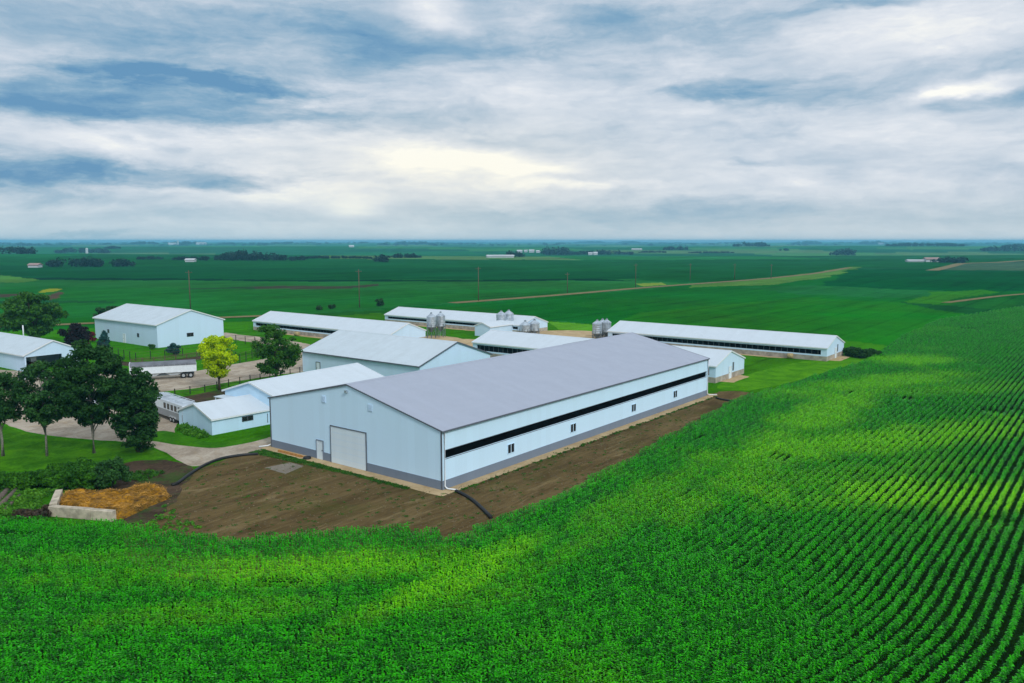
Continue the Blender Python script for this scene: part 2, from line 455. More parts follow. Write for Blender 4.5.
def sheet(name, P, z, m, label, cat, jit=.25, step=1.2, rounds=2, kind='structure'):
    """flat ground cover: closed outline smoothed, roughened and laid z above the land"""
    P = [Vector((p[0], p[1], 0)) for p in P]
    for _ in range(rounds):
        Q = []
        for i in range(len(P)):
            a, b_ = P[i], P[(i + 1) % len(P)]; Q += [a * .75 + b_ * .25, a * .25 + b_ * .75]
        P = Q
    Q = []
    for i in range(len(P)):
        a, b_ = P[i], P[(i + 1) % len(P)]; k = max(1, int((b_ - a).length / step))
        for j in range(k):
            p = a.lerp(b_, j / k); nz = mn.noise_vector(p * .55) + mn.noise_vector(p * 1.7) * .6
            Q.append(p + Vector((nz.x, nz.y, 0)) * jit)
    bm = bmesh.new(); vs = [bm.verts.new((p.x, p.y, z)) for p in Q]
    f_ = bm.faces.new(vs); bmesh.ops.triangulate(bm, faces=[f_])
    if sum((Q[i].x * Q[(i + 1) % len(Q)].y - Q[(i + 1) % len(Q)].x * Q[i].y) for i in range(len(Q))) < 0:
        bmesh.ops.reverse_faces(bm, faces=bm.faces[:])
    me = bpy.data.meshes.new(name); bm.to_mesh(me); bm.free(); me.materials.append(m)
    o = bpy.data.objects.new(name, me); COL.objects.link(o)
    return tag(o, label, cat, kind=kind)


def pxs(L): return [G(x, y) for x, y in L]


def soilmat(name, a, b_, green, amt, lo, hi, stretch=0., tan=None):
    m, t, b = newmat(name)
    ps = t.n('ShaderNodeNewGeometry').outputs['Position']
    rt = t.n('ShaderNodeVectorRotate', rotation_type='Z_AXIS'); t.put(rt.inputs['Vector'], ps); rt.inputs['Angle'].default_value = -PHI
    v = t.scalevec(rt.outputs[0], (1 - stretch, 1, 1))
    n = t.noise(v, .35, 7, .65, .6); n2 = t.noise(v, 3.2, 5, .65)
    c = t.mix(t.rng(t.m('ADD', t.m('MULTIPLY', n, .65), t.m('MULTIPLY', n2, .35)), .36, .64), a, b_)
    if tan: c = t.mix(t.m('MULTIPLY', t.rng(t.noise(v, .45, 7, .72, 1.2), .52, .72), .6), c, tan)
    if amt:
        gm = t.m('MULTIPLY', t.rng(t.m('ADD', t.m('MULTIPLY', t.noise(ps, .16, 5, .65), .7), t.m('MULTIPLY', t.noise(ps, 2., 4, .7), .3)), lo, hi), amt)
        c = t.mix(gm, c, green)
    t.put(b.inputs['Base Color'], c); b.inputs['Roughness'].default_value = 1.; b.inputs['Specular IOR Level'].default_value = .02
    bp = t.n('ShaderNodeBump'); bp.inputs['Strength'].default_value = .7; bp.inputs['Distance'].default_value = .08
    t.put(bp.inputs['Height'], t.noise(v, 4., 5, .7)); t.put(b.inputs['Normal'], bp.outputs[0])
    return m


M['dirt'] = soilmat('bare_soil', (.066, .044, .018), (.140, .098, .042), (.055, .075, .010), .5, .48, .68, .78, (.26, .20, .10))
M['dirt_dark'] = soilmat('dark_soil', (.035, .025, .016), (.09, .06, .04), (.03, .10, .012), .5, .5, .6)
M['gravel'] = soilmat('gravel', (.26, .21, .155), (.44, .38, .30), (.12, .16, .05), .35, .58, .75, 0, (.40, .29, .16))
M['gravel_tan'] = soilmat('tan_gravel', (.36, .26, .14), (.50, .38, .22), (.12, .16, .04), .4, .6, .72)
M['lawn'] = soilmat('lawn', (.018, .095, .002), (.064, .22, .003), (.09, .22, .006), .4, .5, .7)
M['lawn_bright'] = soilmat('bright_lawn', (.034, .155, .002), (.080, .26, .003), (.10, .24, .006), .4, .5, .7)
M['lawn_dark'] = soilmat('grass_verge', (.018, .095, .003), (.05, .19, .004), (.07, .18, .008), .4, .5, .7)
M['pad'] = soilmat('old_pad', (.16, .14, .11), (.24, .21, .17), (.05, .10, .02), .4, .6, .7)
M['road'] = soilmat('gravel_road', (.15, .125, .055), (.22, .18, .09), (.1, .16, .03), .4, .55, .7)
M['straw'] = soilmat('orange_straw', (.15, .068, .008), (.50, .245, .020), (.05, .045, .015), .75, .44, .6)

M['clod'] = simple('soil_clod', (.12, .09, .045), .95, .5, 1.5)
M['straw_loose'] = simple('loose_straw', (.33, .165, .022), .9, .85, 1.1)
ca, sa = cos(PHI), sin(PHI)
e1 = Vector((ca, sa, 0)); e2 = Vector((-sa, ca, 0))          # along the main barn, and across it
MO = Vector((-6.76, 75.63, 0)); ML, MW, ME, MR = 61.0, 27.17, 5.84, 8.89


def mainpt(s, t_): return MO + e1 * s + e2 * t_


sheet('dirt_lot', pxs([(140, 520), (150, 500), (168, 486), (196, 468), (235, 456), (272, 451), (340, 470), (440, 490), (580, 440), (706, 396), (722, 391), (745, 391), (760, 396), (700, 425), (620, 470), (520, 520), (470, 552), (330, 560), (225, 585), (130, 570), (118, 535)]),
      .004, M['dirt'], 'bare brown soil lot around the big new barn with thin weeds', 'dirt', .5)
sheet('dirt_bank', pxs([(120, 462), (160, 459), (182, 463), (196, 469), (180, 488), (174, 504), (152, 524), (112, 527), (112, 517), (64, 506), (64, 495), (104, 491), (118, 480)]), .008, M['dirt_dark'],
      'dark earth bank between lawn and straw pile', 'dirt', .5)
sheet('gravel_yard', pxs([(-60, 368), (60, 372), (128, 375), (165, 374), (200, 371), (245, 362), (304, 353), (330, 349), (345, 360), (300, 374), (240, 380), (190, 389), (205, 393), (200, 398), (186, 412), (178, 424), (172, 431), (180, 436), (182, 440), (212, 445), (240, 441), (272, 435),
      (274, 448), (245, 454), (215, 461), (192, 468), (182, 462), (160, 448), (120, 441), (75, 439), (30, 433), (6, 424), (-60, 412)]), .008, M['gravel'],
      'pale gravel farm yard and driveway winding past the trees', 'driveway', .4)
sheet('grass_strip', pxs([(120, 436), (150, 433), (165, 430), (185, 436), (212, 444), (240, 440), (269, 433), (272, 437), (240, 445), (212, 449), (185, 446), (155, 441), (130, 440)]), .012, M['lawn_dark'],
      'narrow grass strip in front of the small blue shed', 'grass', .25)
sheet('dirt_track', pxs([(98, 357), (130, 363), (165, 361), (200, 356), (230, 352), (230, 355), (200, 359.5), (165, 365), (128, 367), (98, 361)]), .012, M['dirt_dark'],
      'worn brown strip along the fence behind the semi trailer', 'dirt', .3)
sheet('lawn_strip', pxs([(128, 401), (150, 393), (180, 390), (215, 386), (250, 379), (300, 372), (300, 376), (245, 384), (210, 393), (170, 399), (140, 403)]), .012, M['lawn'],
      'grass verge under the yellow tree beside the driveway', 'grass', .2)
sheet('dirt_paddock', pxs([(165, 400), (205, 393), (238, 386), (258, 383), (262, 398), (200, 408), (165, 408)]), .016, M['dirt_dark'],
      'bare brown patch behind the horse trailer and sheds', 'dirt', .3)
sheet('farm_lane', pxs([(222, 331.5), (240, 335), (270, 338), (300, 342), (316, 346), (318, 356), (303, 356), (296, 348), (255, 343), (224, 338)]), .010, M['gravel'],
      'gravel lane between the machine shed and the long barn', 'lane', .4)
sheet('feed_yard', pxs([(380, 337), (420, 336.5), (440, 335), (478, 341), (520, 333), (550, 330), (600, 331), (628, 334), (650, 345), (600, 356), (470, 356), (400, 345)]), .010, M['gravel_tan'],
      'tan gravel yard between the long barns and feed bins', 'yard', .5)
sheet('gravel_strip', [mainpt(*q) for q in [(-1.5, -1.3), (ML + 1.2, -1.3), (ML + 1.6, -.2), (ML + 1, 3), (ML, 8), (1, 8), (.5, MW + .2), (-1.2, MW + .6), (-1.3, 14)]], .014, M['gravel_tan'],
      'tan gravel strip along the foot of the big new barn', 'gravel', .14, .6, 0)
sheet('concrete_pad', pxs([(264, 468), (290, 462.5), (304, 466), (286, 474)]), .014, M['pad'], 'old grey pad on the soil near the barn gable', 'pad', .08, .6, 0)
lw = sheet('lawn', pxs([(-80, 418), (0, 424), (28, 434), (75, 441), (120, 443), (158, 450), (178, 461), (150, 462), (120, 464), (60, 470), (-80, 474)]), .006, M['lawn'],
           'mown lawn under the row of poplars', 'grass', .3)
sheet('green_lawn', pxs([(712, 388), (728, 380), (748, 374), (800, 361), (850, 357), (884, 354), (868, 362), (830, 371), (785, 384), (742, 392)]), .003, M['lawn_bright'],
      'bright lawn between the two white barns and the corn', 'grass', .3)


def strip(name, px, w, m, label, cat, lift=.15):
    pts = [T(*p) for p in px]
    P = []
    for i in range(len(pts) - 1):
        k = max(2, int((pts[i + 1] - pts[i]).length / 12))
        P += [pts[i].lerp(pts[i + 1], j / k) for j in range(k)]
    P.append(pts[-1])
    for _ in range(6): P = [P[0]] + [(P[i - 1] + P[i] * 2 + P[i + 1]) / 4 for i in range(1, len(P) - 1)] + [P[-1]]
    mb = MB(); vs = []
    for i, p in enumerate(P):
        d = (P[min(i + 1, len(P) - 1)] - P[max(i - 1, 0)]); d.z = 0; d.normalize(); s = Vector((-d.y, d.x, 0)) * w / 2
        for q in (p - s, p, p + s): vs.append((q.x, q.y, float(terrain(q.x, q.y)) + lift))
    fs = []
    for i in range(len(P) - 1):
        for k in range(2): fs.append((i * 3 + k, i * 3 + 3 + k, i * 3 + 4 + k, i * 3 + 1 + k))
    o = mb.add(vs, [f_[::-1] for f_ in fs]).build(name, m)
    return tag(o, label, cat, kind='structure')


strip('gravel_road', [(452, 303.2), (470, 302), (550, 296.2), (640, 288), (700, 283.7), (760, 279.5), (815, 273.8), (850, 267.6)], 6.0, M['road'],
      'tan gravel road running from the farm to the far crest', 'road')
strip('field_lane', [(-90, 331), (0, 328), (60, 325), (150, 321), (225, 317.6), (262, 316.2)], 5.0, M['road'], 'tan dirt lane behind the white shop', 'lane')
strip('crest_road', [(1110, 258.5), (1024, 260.5), (990, 263), (962, 263), (950, 266.5), (932, 270.6)], 10, M['road'], 'pale gravel road climbing a far crest', 'road')
strip('field_track', [(945, 303), (962, 301), (978, 299), (1000, 295.2), (1040, 293), (1110, 290)], 3.5, M['road'], 'tan dirt track beside a grass waterway', 'track')

# ------------------------------------------------------------------ buildings
def gable(name, label, cat, O, a, L, W, e, r, wm, rm, tm, over=.35, wall=True, sub='wall', thick=.14, tdrop=.08):
    """gabled steel building in its own axes: x along the ridge, y across, near wall at y=0"""
    root = empty(name, (O[0], O[1], 0), a, label, cat)
    root['_d'] = (L, W, e, r)
    k = (r - e) / (W / 2)
    if wall:
        w = MB()
        w.box(.15, L - .15, 0, .15, 0, e - .02); w.box(.15, L - .15, W - .15, W, 0, e - .02)
        pent = [(0, 0), (W, 0), (W, e - .02), (W / 2, r - .02), (0, e - .02)]
        w.prism(pent, 'x', 0, .15); w.prism(pent, 'x', L - .15, L)
        w.build(sub, wm, root)
    rf = MB(); z0 = e - over * k
    prof = [(-over, z0), (W / 2, r), (W + over, z0), (W + over, z0 + thick), (W / 2, r + thick), (-over, z0 + thick)]
    rf.prism(prof, 'x', -over * .6, L + over * .6)
    ro = rf.build('roof', rm, root)
    if tm is not None:
        tr = MB(); h = .26
        for x0, x1 in ((-over * .6 - .05, -over * .6 - .003), (L + over * .6 + .003, L + over * .6 + .05)):
            tr.prism([(-over - .05, z0 - tdrop), (W / 2, r - tdrop + .01), (W / 2, r + thick + .03), (-over - .05, z0 + thick + .02)], 'x', x0, x1)
            tr.prism([(W / 2 + .002, r - .06), (W + over + .05, z0 - tdrop), (W + over + .05, z0 + thick + .02), (W / 2 + .002, r + thick + .03)], 'x', x0, x1)
        for y0, y1 in ((-over - .06, -over - .004), (W + over + .004, W + over + .06)):
            tr.box(-over * .6, L + over * .6, y0, y1, z0 - tdrop, z0 + thick - .01)
        tr.build('roof_trim', tm, root)
    rc = MB(); rc.prism([(W / 2 - .3, r + thick - .3 * k + .012), (W / 2, r + thick + .03), (W / 2 + .3, r + thick - .3 * k + .012), (W / 2, r + thick - .01)], 'x', -over * .6 - .01, L + over * .6 + .01)
    rc.build('ridge_cap', rm, ro)
    return root


def facebox(mb, face, L, W, u0, u1, z0, z1, d0, d1):
    """box on a wall face: face 'n' near wall y=0, 's' gable x=0, 'e' gable x=L; u along the wall, d outward"""
    if face == 'n': mb.box(u0, u1, -d1, -d0, z0, z1)
    elif face == 's': mb.box(-d1, -d0, u0, u1, z0, z1)
    elif face == 'e': mb.box(L + d0, L + d1, u0, u1, z0, z1)
    return mb


def door(root, face, u0, u1, z1, m, frame=None, name='door', d=.05, handle=True, z0=.02):
    L, W = root['_d'][0], root['_d'][1]
    o = facebox(MB(), face, L, W, u0, u1, z0, z1, .012, d).build(name, m, root)
    if frame:
        fr = MB()
        facebox(fr, face, L, W, u0 - .10, u0 - .003, z0, z1 + .10, .010, d + .05); facebox(fr, face, L, W, u1 + .003, u1 + .07, z0, z1 + .10, .010, d + .05)
        facebox(fr, face, L, W, u0 - .003, u1 + .003, z1 + .003, z1 + .10, .010, d + .05)
        fr.build('frame', frame, o)
    if handle:
        facebox(MB(), face, L, W, u0 + .1, u0 + .16, 1.0, 1.14, d, d + .06).build('handle', M['galv_dark'], o)
    return o


def window(root, face, u, z, w, h, frame=None):
    L, W = root['_d'][0], root['_d'][1]
    fr = MB(); t_ = .045
    facebox(fr, face, L, W, u - w / 2 - t_, u + w / 2 + t_, z - t_, z, .01, .07); facebox(fr, face, L, W, u - w / 2 - t_, u + w / 2 + t_, z + h, z + h + t_, .01, .07)
    facebox(fr, face, L, W, u - w / 2 - t_, u - w / 2, z + .002, z + h - .002, .01, .07); facebox(fr, face, L, W, u + w / 2, u + w / 2 + t_, z + .002, z + h - .002, .01, .07)
    facebox(fr, face, L, W, u - .035, u + .035, z + .002, z + h - .002, .01, .065)
    o = fr.build('window', frame or M['white_trim'], root)
    facebox(MB(), face, L, W, u - w / 2 + .002, u + w / 2 - .002, z + .002, z + h - .002, .004, .03).build('pane', M['glass'], o)
    return o


# --- the big new barn -------------------------------------------------------
mb_ = gable('livestock_barn', 'huge new pale blue barn with lilac grey roof and a long black side opening', 'barn', MO, PHI, ML, MW, ME, MR, None, M['roof_lilac'], M['trim'], .16, False, thick=.08, tdrop=.03)
B0, B1 = 3.02, 3.86
w = MB()
w.box(.15, ML - .15, 0, .18, .9, B0); w.box(.15, ML - .15, 0, .18, B1, ME - .02); w.box(.15, .4, .002, .178, B0, B1); w.box(ML - .4, ML - .15, .002, .178, B0, B1)
w.box(.15, ML - .15, MW - .18, MW, .9, ME - .02)
pent = [(0, .9), (MW, .9), (MW, ME - .02), (MW / 2, MR - .02), (0, ME - .02)]
w.prism(pent, 'x', 0, .15); w.prism(pent, 'x', ML - .15, ML)
w.build('wall', M['blue_steel'], mb_)
w = MB(); w.box(-.03, ML + .03, -.03, .15, 0, .9); w.box(-.03, ML + .03, MW - .15, MW + .03, 0, .9)
w.box(-.03, .15, .15, MW - .15, 0, .9); w.box(ML - .15, ML + .03, .15, MW - .15, 0, .9)
w.build('wainscot', M['grey_siding'], mb_)
MB().box(.42, ML - .42, .22, .26, B0 - .1, B1 + .1).build('side_curtain', M['black'], mb_)
fr = MB(); fr.box(.4, ML - .4, -.02, .20, B0 - .05, B0 - .002); fr.box(.4, ML - .4, -.02, .2, B1 + .002, B1 + .05); fr.build('curtain_rail', M['trim'], mb_)
for cx_, cy_ in ((0, 0), (ML, 0), (0, MW), (ML, MW)):
    sx_ = -1 if cx_ == 0 else 1; sy_ = -1 if cy_ == 0 else 1
    MB().box(min(cx_, cx_ + sx_ * .05), max(cx_, cx_ + sx_ * .05), min(cy_ - sy_ * .12, cy_ + sy_ * .05), max(cy_ - sy_ * .12, cy_ + sy_ * .05), .03, ME - .05).build('corner_trim', M['trim'], mb_)
door(mb_, 's', 10.75, 16.35, 4.05, M['door_white'], M['trim'], 'overhead_door', handle=False)
sm_ = MB()
for i_ in range(1, 6): facebox(sm_, 's', ML, MW, 10.78, 16.32, .02 + i_ * .68 - .012, .02 + i_ * .68 + .012, .051, .058)
sm_.build('panel_seam', M['white_siding'], [c for c in mb_.children if c.name.startswith('overhead_door')][0])
door(mb_, 's', 17.75, 18.8, 2.1, M['door_white'], M['grey_siding'], 'door')
facebox(MB(), 's', ML, MW, 19.9, 20.6, 0, 0, 0, 0)
for s_ in (10.84, 22.94, 37.57, 49.81):
    window(mb_, 'n', s_, 1.45, 1.1, .95, M['blue_steel'])
for u in (17.4, 9.98):
    v = facebox(MB(), 's', ML, MW, u - .32, u + .32, 6.5, 7.25, .01, .06)
    for i in range(5): facebox(v, 's', ML, MW, u - .27, u + .27, 6.56 + i * .13, 6.63 + i * .13, .06, .085)
    v.build('gable_vent', M['white_siding'], mb_)
v = MB(); facebox(v, 's', ML, MW, MW / 2 - .15, MW / 2 + .15, 8.05, 8.3, .01, .25); v.build('flood_light', M['galv'], mb_)
for pp in ([(.28, -.12, ME - .1), (.28, -.12, .35), (.36, -.35, .13), (.75, -1.3, .1)], [(.2, MW + .14, ME - .1), (.2, MW + .14, .35), (-.2, MW + .4, .12), (-1.1, MW + .9, .1)], [(ML - .2, -.12, ME - .1), (ML - .2, -.12, .35), (ML, -.4, .13), (ML + 1.2, -1.1, .1)]):
    MB().tube(pp, .075, 8).build('downspout', M['white_trim'], mb_, True)
gt = MB(); gt.box(-.1, ML + .1, -.29, -.23, ME - .09, ME - .02); gt.box(-.1, ML + .1, MW + .23, MW + .29, ME - .09, ME - .02); gt.build('gutter', M['trim'], mb_)

# --- plain sheds ------------------------------------------------------------
AB = PHI - pi / 2
b2 = gable('machine_shed', 'long white shed with shaded grey side wall behind the big barn', 'shed', (-38.78, 147.31), AB, 30.1, 18.06, 3.85, 6.84, M['white_siding'], M['roof_old'], M['trim'])
window(b2, 'e', 9, 1.6, 1.2, 1.0)
door(b2, 'n', 4, 5, 2.1, M['door_white'], M['trim'])
b3 = gable('cattle_shed', 'low white roofed shed between the big barn and the small blue shed', 'shed', (-30.68, 103.58), PHI + .07, 20, 10.9, 3.5, 5.1, M['shed_siding'], M['roof_white'], M['white_trim'])
door(b3, 's', 4, 5, 2.1, M['door_white'], M['trim'])
fl = MB(); fl.box(-1.6, -.02, 8.2, 11.2, 2.75, 2.87); fl.box(-1.55, -1.45, 8.3, 8.42, 0, 2.75); fl.box(-1.55, -1.45, 10.9, 11.02, 0, 2.75); fl.build('canopy', M['roof_white'], b3)
b4 = gable('small_shed', 'small pale blue shed with white roof and one dark window', 'shed', (-37.3, 97.86), PHI - .06, 9.3, 8.5, 1.98, 3.34, M['shed_siding'], M['roof_white'], M['white_trim'], .2)
window(b4, 'n', 4.9, 1.05, 1.5, .55, M['trim'])
p = MB(); p.box(7.75, 7.83, -.06, -.01, .3, 1.5); p.build('utility_pipe', M['galv_dark'], b4)
b5 = gable('white_shop', 'tall white steel shop with a grey roof at the back left of the yard', 'shop', (-103.44, 198.35), AB, 29.47, 16.77, 5.2, 8.0, M['white_siding'], M['roof_old'], M['white_trim'])
window(b5, 'n', 6.8, 1.9, .8, .8, M['trim']); window(b5, 'n', 21.0, 1.9, .8, .8, M['trim']); window(b5, 'e', 8.0, 1.9, 1.6, .8, M['trim'])
door(b5, 'n', 14.0, 15.0, 2.1, M['door_white'], M['white_trim'])
b6 = gable('open_shed', 'blue white shed with a dark open drive-in bay at the left edge', 'shed', (-130.25, 175.78), AB + .03, 50.2, 10.23, 3.12, 5.34, None, M['roof_old'], M['white_trim'], .3, False)
L6, W6, E6, R6 = 50.2, 10.23, 3.12, 5.34
w = MB(); w.box(.15, L6 - .15, 0, .15, 0, E6 - .02); w.box(.15, L6 - .15, W6 - .15, W6, 0, E6 - .02)
pent = [(0, 0), (W6, 0), (W6, E6 - .02), (W6 / 2, R6 - .02), (0, E6 - .02)]
w.prism(pent, 'x', 0, .15)
w.prism([(0, 2.75), (W6, 2.75), (W6, E6 - .02), (W6 / 2, R6 - .02), (0, E6 - .02)], 'x', L6 - .15, L6)
w.box(L6 - .15, L6, .002, .25, 0, 2.75); w.box(L6 - .15, L6, 6.6, W6 - .002, 0, 2.75)
w.box(L6 - 9, L6 - 8.85, .15, W6 - .15, 0, E6)
w.build('wall', M['white_siding'], b6)
MB().tube([(L6 - 12, W6 / 2, R6 - .1), (L6 - 12, W6 / 2, R6 + 2.2)], .12, 8).build('flue', M['white_trim'], b6, True)

# --- long hog barns ---------------------------------------------------------
def hogbarn(label, O, L, W, e, r, posts, door_u=None, apron=1.6):
    root = gable('hog_barn', label, 'barn', O, AB, L, W, e, r, None, M['roof_white'], M['white_trim'], .14, False)
    root['group'] = 'long white hog barns'
    c = .95; k = (r - e) / (W / 2)
    w = MB(); w.box(0, L, 0, .2, 0, c); w.box(0, L, W - .2, W, 0, c); w.box(0, .2, .2, W - .2, 0, c); w.box(L - .2, L, .2, W - .2, 0, c)
    w.build('foundation_wall', M['conc'], root)
    w = MB(); o0, o1 = c + .30, e - .42
    for y0, y1 in ((.02, .14), (W - .14, W - .02)):
        w.box(.14, L - .14, y0, y1, c + .002, o0); w.box(.14, L - .14, y0, y1, o1, e - .02)
        w.box(.14, 1.2, y0 + .001, y1 - .001, o0, o1); w.box(L - 1.2, L - .14, y0 + .001, y1 - .001, o0, o1)
    pent = [(.02, c + .002), (W - .02, c + .002), (W - .02, e - .02), (W / 2, r - .02), (.02, e - .02)]
    w.prism(pent, 'x', .02, .14); w.prism(pent, 'x', L - .14, L - .02)
    w.build('wall', M['white_siding'], root)
    MB().box(1.2, L - 1.2, .30, .34, o0 - .05, o1 + .05).build('side_curtain', M['black'], root)
    n = int((L - 2.4) / 1.22)
    po = MB().box(-.035, .035, .20, .27, o0, o1).build('curtain_post', M['galv_dark'] if posts else M['mesh'], root)
    for i in range(n):
        q_ = po if i == 0 else po.copy()
        if i: COL.objects.link(q_); q_.parent = root
        q_.location.x = 1.2 + (i + .5) * (L - 2.4) / n
    if door_u is not None:
        door(root, 'e', door_u, door_u + .95, 2.1, M['door_white'], M['white_trim'])
        v = facebox(MB(), 'e', L, W, door_u + 1.6, door_u + 2.15, 1.25, 2.75, -.01, .04); v.build('vent', M['trim'], root)
    a_ = Vector((cos(AB), sin(AB), 0)); b_ = Vector((-sin(AB), cos(AB), 0)); OO = Vector((O[0], O[1], 0))
    sheet('gravel_apron', [OO + a_ * s + b_ * t_ for s, t_ in ((-apron, -apron), (L + apron * 1.3, -apron), (L + apron * 1.3, W + apron), (-apron, W + apron))], .018, M['gravel_tan'],
          'tan gravel apron around the ' + label, 'gravel', .3, 1.2, 1)
    return root


hogbarn('long hog barn behind the white shop and the round green tree', (-70.44, 217.6), 53.5, 11.65, 2.45, 4.61, False)
b8 = hogbarn('farthest hog barn standing behind the tall pointed feed bins', (-37.76, 237.68), 50.8, 11.72, 2.3, 4.15, False, 5.2)
hogbarn('hog barn half hidden behind the big barn, its end wall in the lawn', (-8.3, 167.9), 54.2, 12.6, 2.85, 4.8, True, 5.6)
hogbarn('rightmost hog barn with a long picketed side opening facing the lawn', (22.9, 190.86), 50.9, 11.88, 2.62, 4.55, True, 5.4)
an = gable('link_shed', 'little white annex joined to the side of the farthest hog barn', 'shed', tuple(G(490, 337))[:2], PHI, 14, 5.0, 2.5, 3.4, M['white_siding'], M['roof_white'], M['white_trim'], .2)

# ------------------------------------------------------------------ feed bins
def feedbin(px, py, w, h, leg, label, group):
    root = empty('feed_bin', G(px, py), R.uniform(0, 6), label, 'feed bin', group)
    r = w / 2; ch = min(.62 * r + .15, h * .3); eave = h - ch
    prof = [(r, leg + .55)]
    n = max(3, int((eave - leg - .55) / .42))
    for i in range(n):
        z0 = leg + .55 + (eave - leg - .55) * i / n; z1 = leg + .55 + (eave - leg - .55) * (i + 1) / n
        prof += [(r + .035, z0 + (z1 - z0) * .4), (r + .035, z0 + (z1 - z0) * .6), (r, z1)]
    MB().lathe(prof, seg=20).build('body', M['galv'], root)
    cone = MB().lathe([(r + .08, eave + .0), (r + .08, eave + .03), (r * .22, h - .12), (r * .22, h)], seg=20).build('cone_roof', M['galv'], root)
    MB().lathe([(r * .25, h + .002), (r * .25, h + .1), (.05, h + .24)], seg=12).build('lid', M['galv_dark'], cone)
    MB().lathe([(.18, max(.25, leg - .75)), (r - .03, leg + .54)], seg=20).build('hopper', M['galv_dark'], root)
    for k in range(6):
        a = 2 * pi * k / 6
        MB().box(-.05, .05, -.05, .05, 0, leg + 1.2).build('leg', M['galv_dark'], root).location = ((r + .06) * cos(a), (r + .06) * sin(a), 0)
    br = MB()
    for k in range(6):
        a, b_ = 2 * pi * k / 6, 2 * pi * (k + 1) / 6
        for z0, z1 in ((.1, leg + .3), (leg + .3, .1)):
            br.tube([((r + .06) * cos(a), (r + .06) * sin(a), z0), ((r + .06) * cos(b_), (r + .06) * sin(b_), z1)], .03, 5)
    br.build('brace', M['galv_dark'], root)
    a = 1.2; ld = MB()
    for s in (-.2, .2): ld.tube([((r + .16) * cos(a) + s * -sin(a), (r + .16) * sin(a) + s * cos(a), .3), ((r + .16) * cos(a) + s * -sin(a), (r + .16) * sin(a) + s * cos(a), eave)], .025, 5)
    for i in range(int((eave - .4) / .35)):
        z = .5 + i * .35
        ld.tube([((r + .16) * cos(a) + .2 * -sin(a), (r + .16) * sin(a) + .2 * cos(a), z), ((r + .16) * cos(a) - .2 * -sin(a), (r + .16) * sin(a) - .2 * cos(a), z)], .018, 4)
    ld.build('ladder', M['galv'], root)
    return root


fg = 'galvanised feed bins'
feedbin(431.5, 338, 2.25, 6.2, 2.2, 'near left feed bin of the pair standing alone on open gravel', fg)
feedbin(440.8, 337, 2.25, 6.25, 2.2, 'right feed bin of the pair standing alone on open gravel', fg)
feedbin(501.3, 333, 2.6, 5.8, 1.3, 'left of the two pointed bins against the farthest hog barn', fg)
feedbin(508.8, 332.4, 2.5, 5.9, 1.3, 'right of the two pointed bins against the farthest hog barn', fg)
feedbin(525.2, 334.5, 2.7, 3.5, .3, 'left of the two squat bins right of the pointed pair', fg)
feedbin(534.4, 334, 2.6, 3.75, .3, 'right of the two squat bins right of the pointed pair', fg)
feedbin(597, 339.5, 2.3, 4.8, .9, 'nearest of the three bins by the end of the rightmost hog barn', fg)
feedbin(602.3, 337.3, 2.2, 4.6, .9, 'middle one of the three bins by the rightmost hog barn', fg)
feedbin(606.5, 337.8, 2.2, 4.7, .9, 'right one of the three bins, touching the rightmost hog barn roofline', fg)

# ------------------------------------------------------------------ trees and shrubs
def leafcloud(cl, n, size, seed, tilt=1.0, upright=0.):
    """n leaf faces spread through clumps (centre, radii); returns verts, quads"""
    rg = np.random.default_rng(seed)
    wts = np.array([c[1][0] * c[1][1] * c[1][2] for c in cl]) ** .67; wts = wts / wts.sum()
    ci = rg.choice(len(cl), n, p=wts)
    C = np.array([c[0] for c in cl])[ci]; Rr = np.array([c[1] for c in cl])[ci]
    d = rg.normal(size=(n, 3)); d /= np.linalg.norm(d, axis=1)[:, None]
    rr = rg.random(n) ** .42
    P = C + d * Rr * rr[:, None]
    nn = rg.normal(size=(n, 3)) + d * .9 + np.array([0, 0, .5]); nn /= np.linalg.norm(nn, axis=1)[:, None]
    u = np.cross(nn, rg.normal(size=(n, 3))); u /= np.linalg.norm(u, axis=1)[:, None]; v = np.cross(nn, u)
    s = size * rg.uniform(.55, 1.3, n)[:, None]
    V = np.stack([P + u * s, P + v * s * .62 + nn * s * .12, P - u * s, P - v * s * .62 + nn * s * .12], 1).reshape(-1, 3)
    return V, np.arange(n * 4).reshape(-1, 4)


def clumps(rnd, n, cz, rx, rz, cs, shape='round', bottom=None):
    out = []
    for i in range(n):
        while True:
            x, y, z = rnd.uniform(-1, 1), rnd.uniform(-1, 1), rnd.uniform(-1, 1)
            q = x * x + y * y + z * z
            if .12 < q < 1: break
        k = 1.0
        if shape == 'tall': k = 1 - .25 * max(0, z) ** 2 - .15 * max(0, -z)
        if shape == 'cone': k = max(.08, (1 - z) / 2 * 1.25)
        if shape == 'vase': k = .75 + .25 * z
        s = cs * rnd.uniform(.65, 1.3)
        out.append(((x * rx * .86 * k, y * rx * .86 * k, cz + z * rz * .88), (s * rnd.uniform(.8, 1.3), s * rnd.uniform(.8, 1.3), s * .72)))
    return out


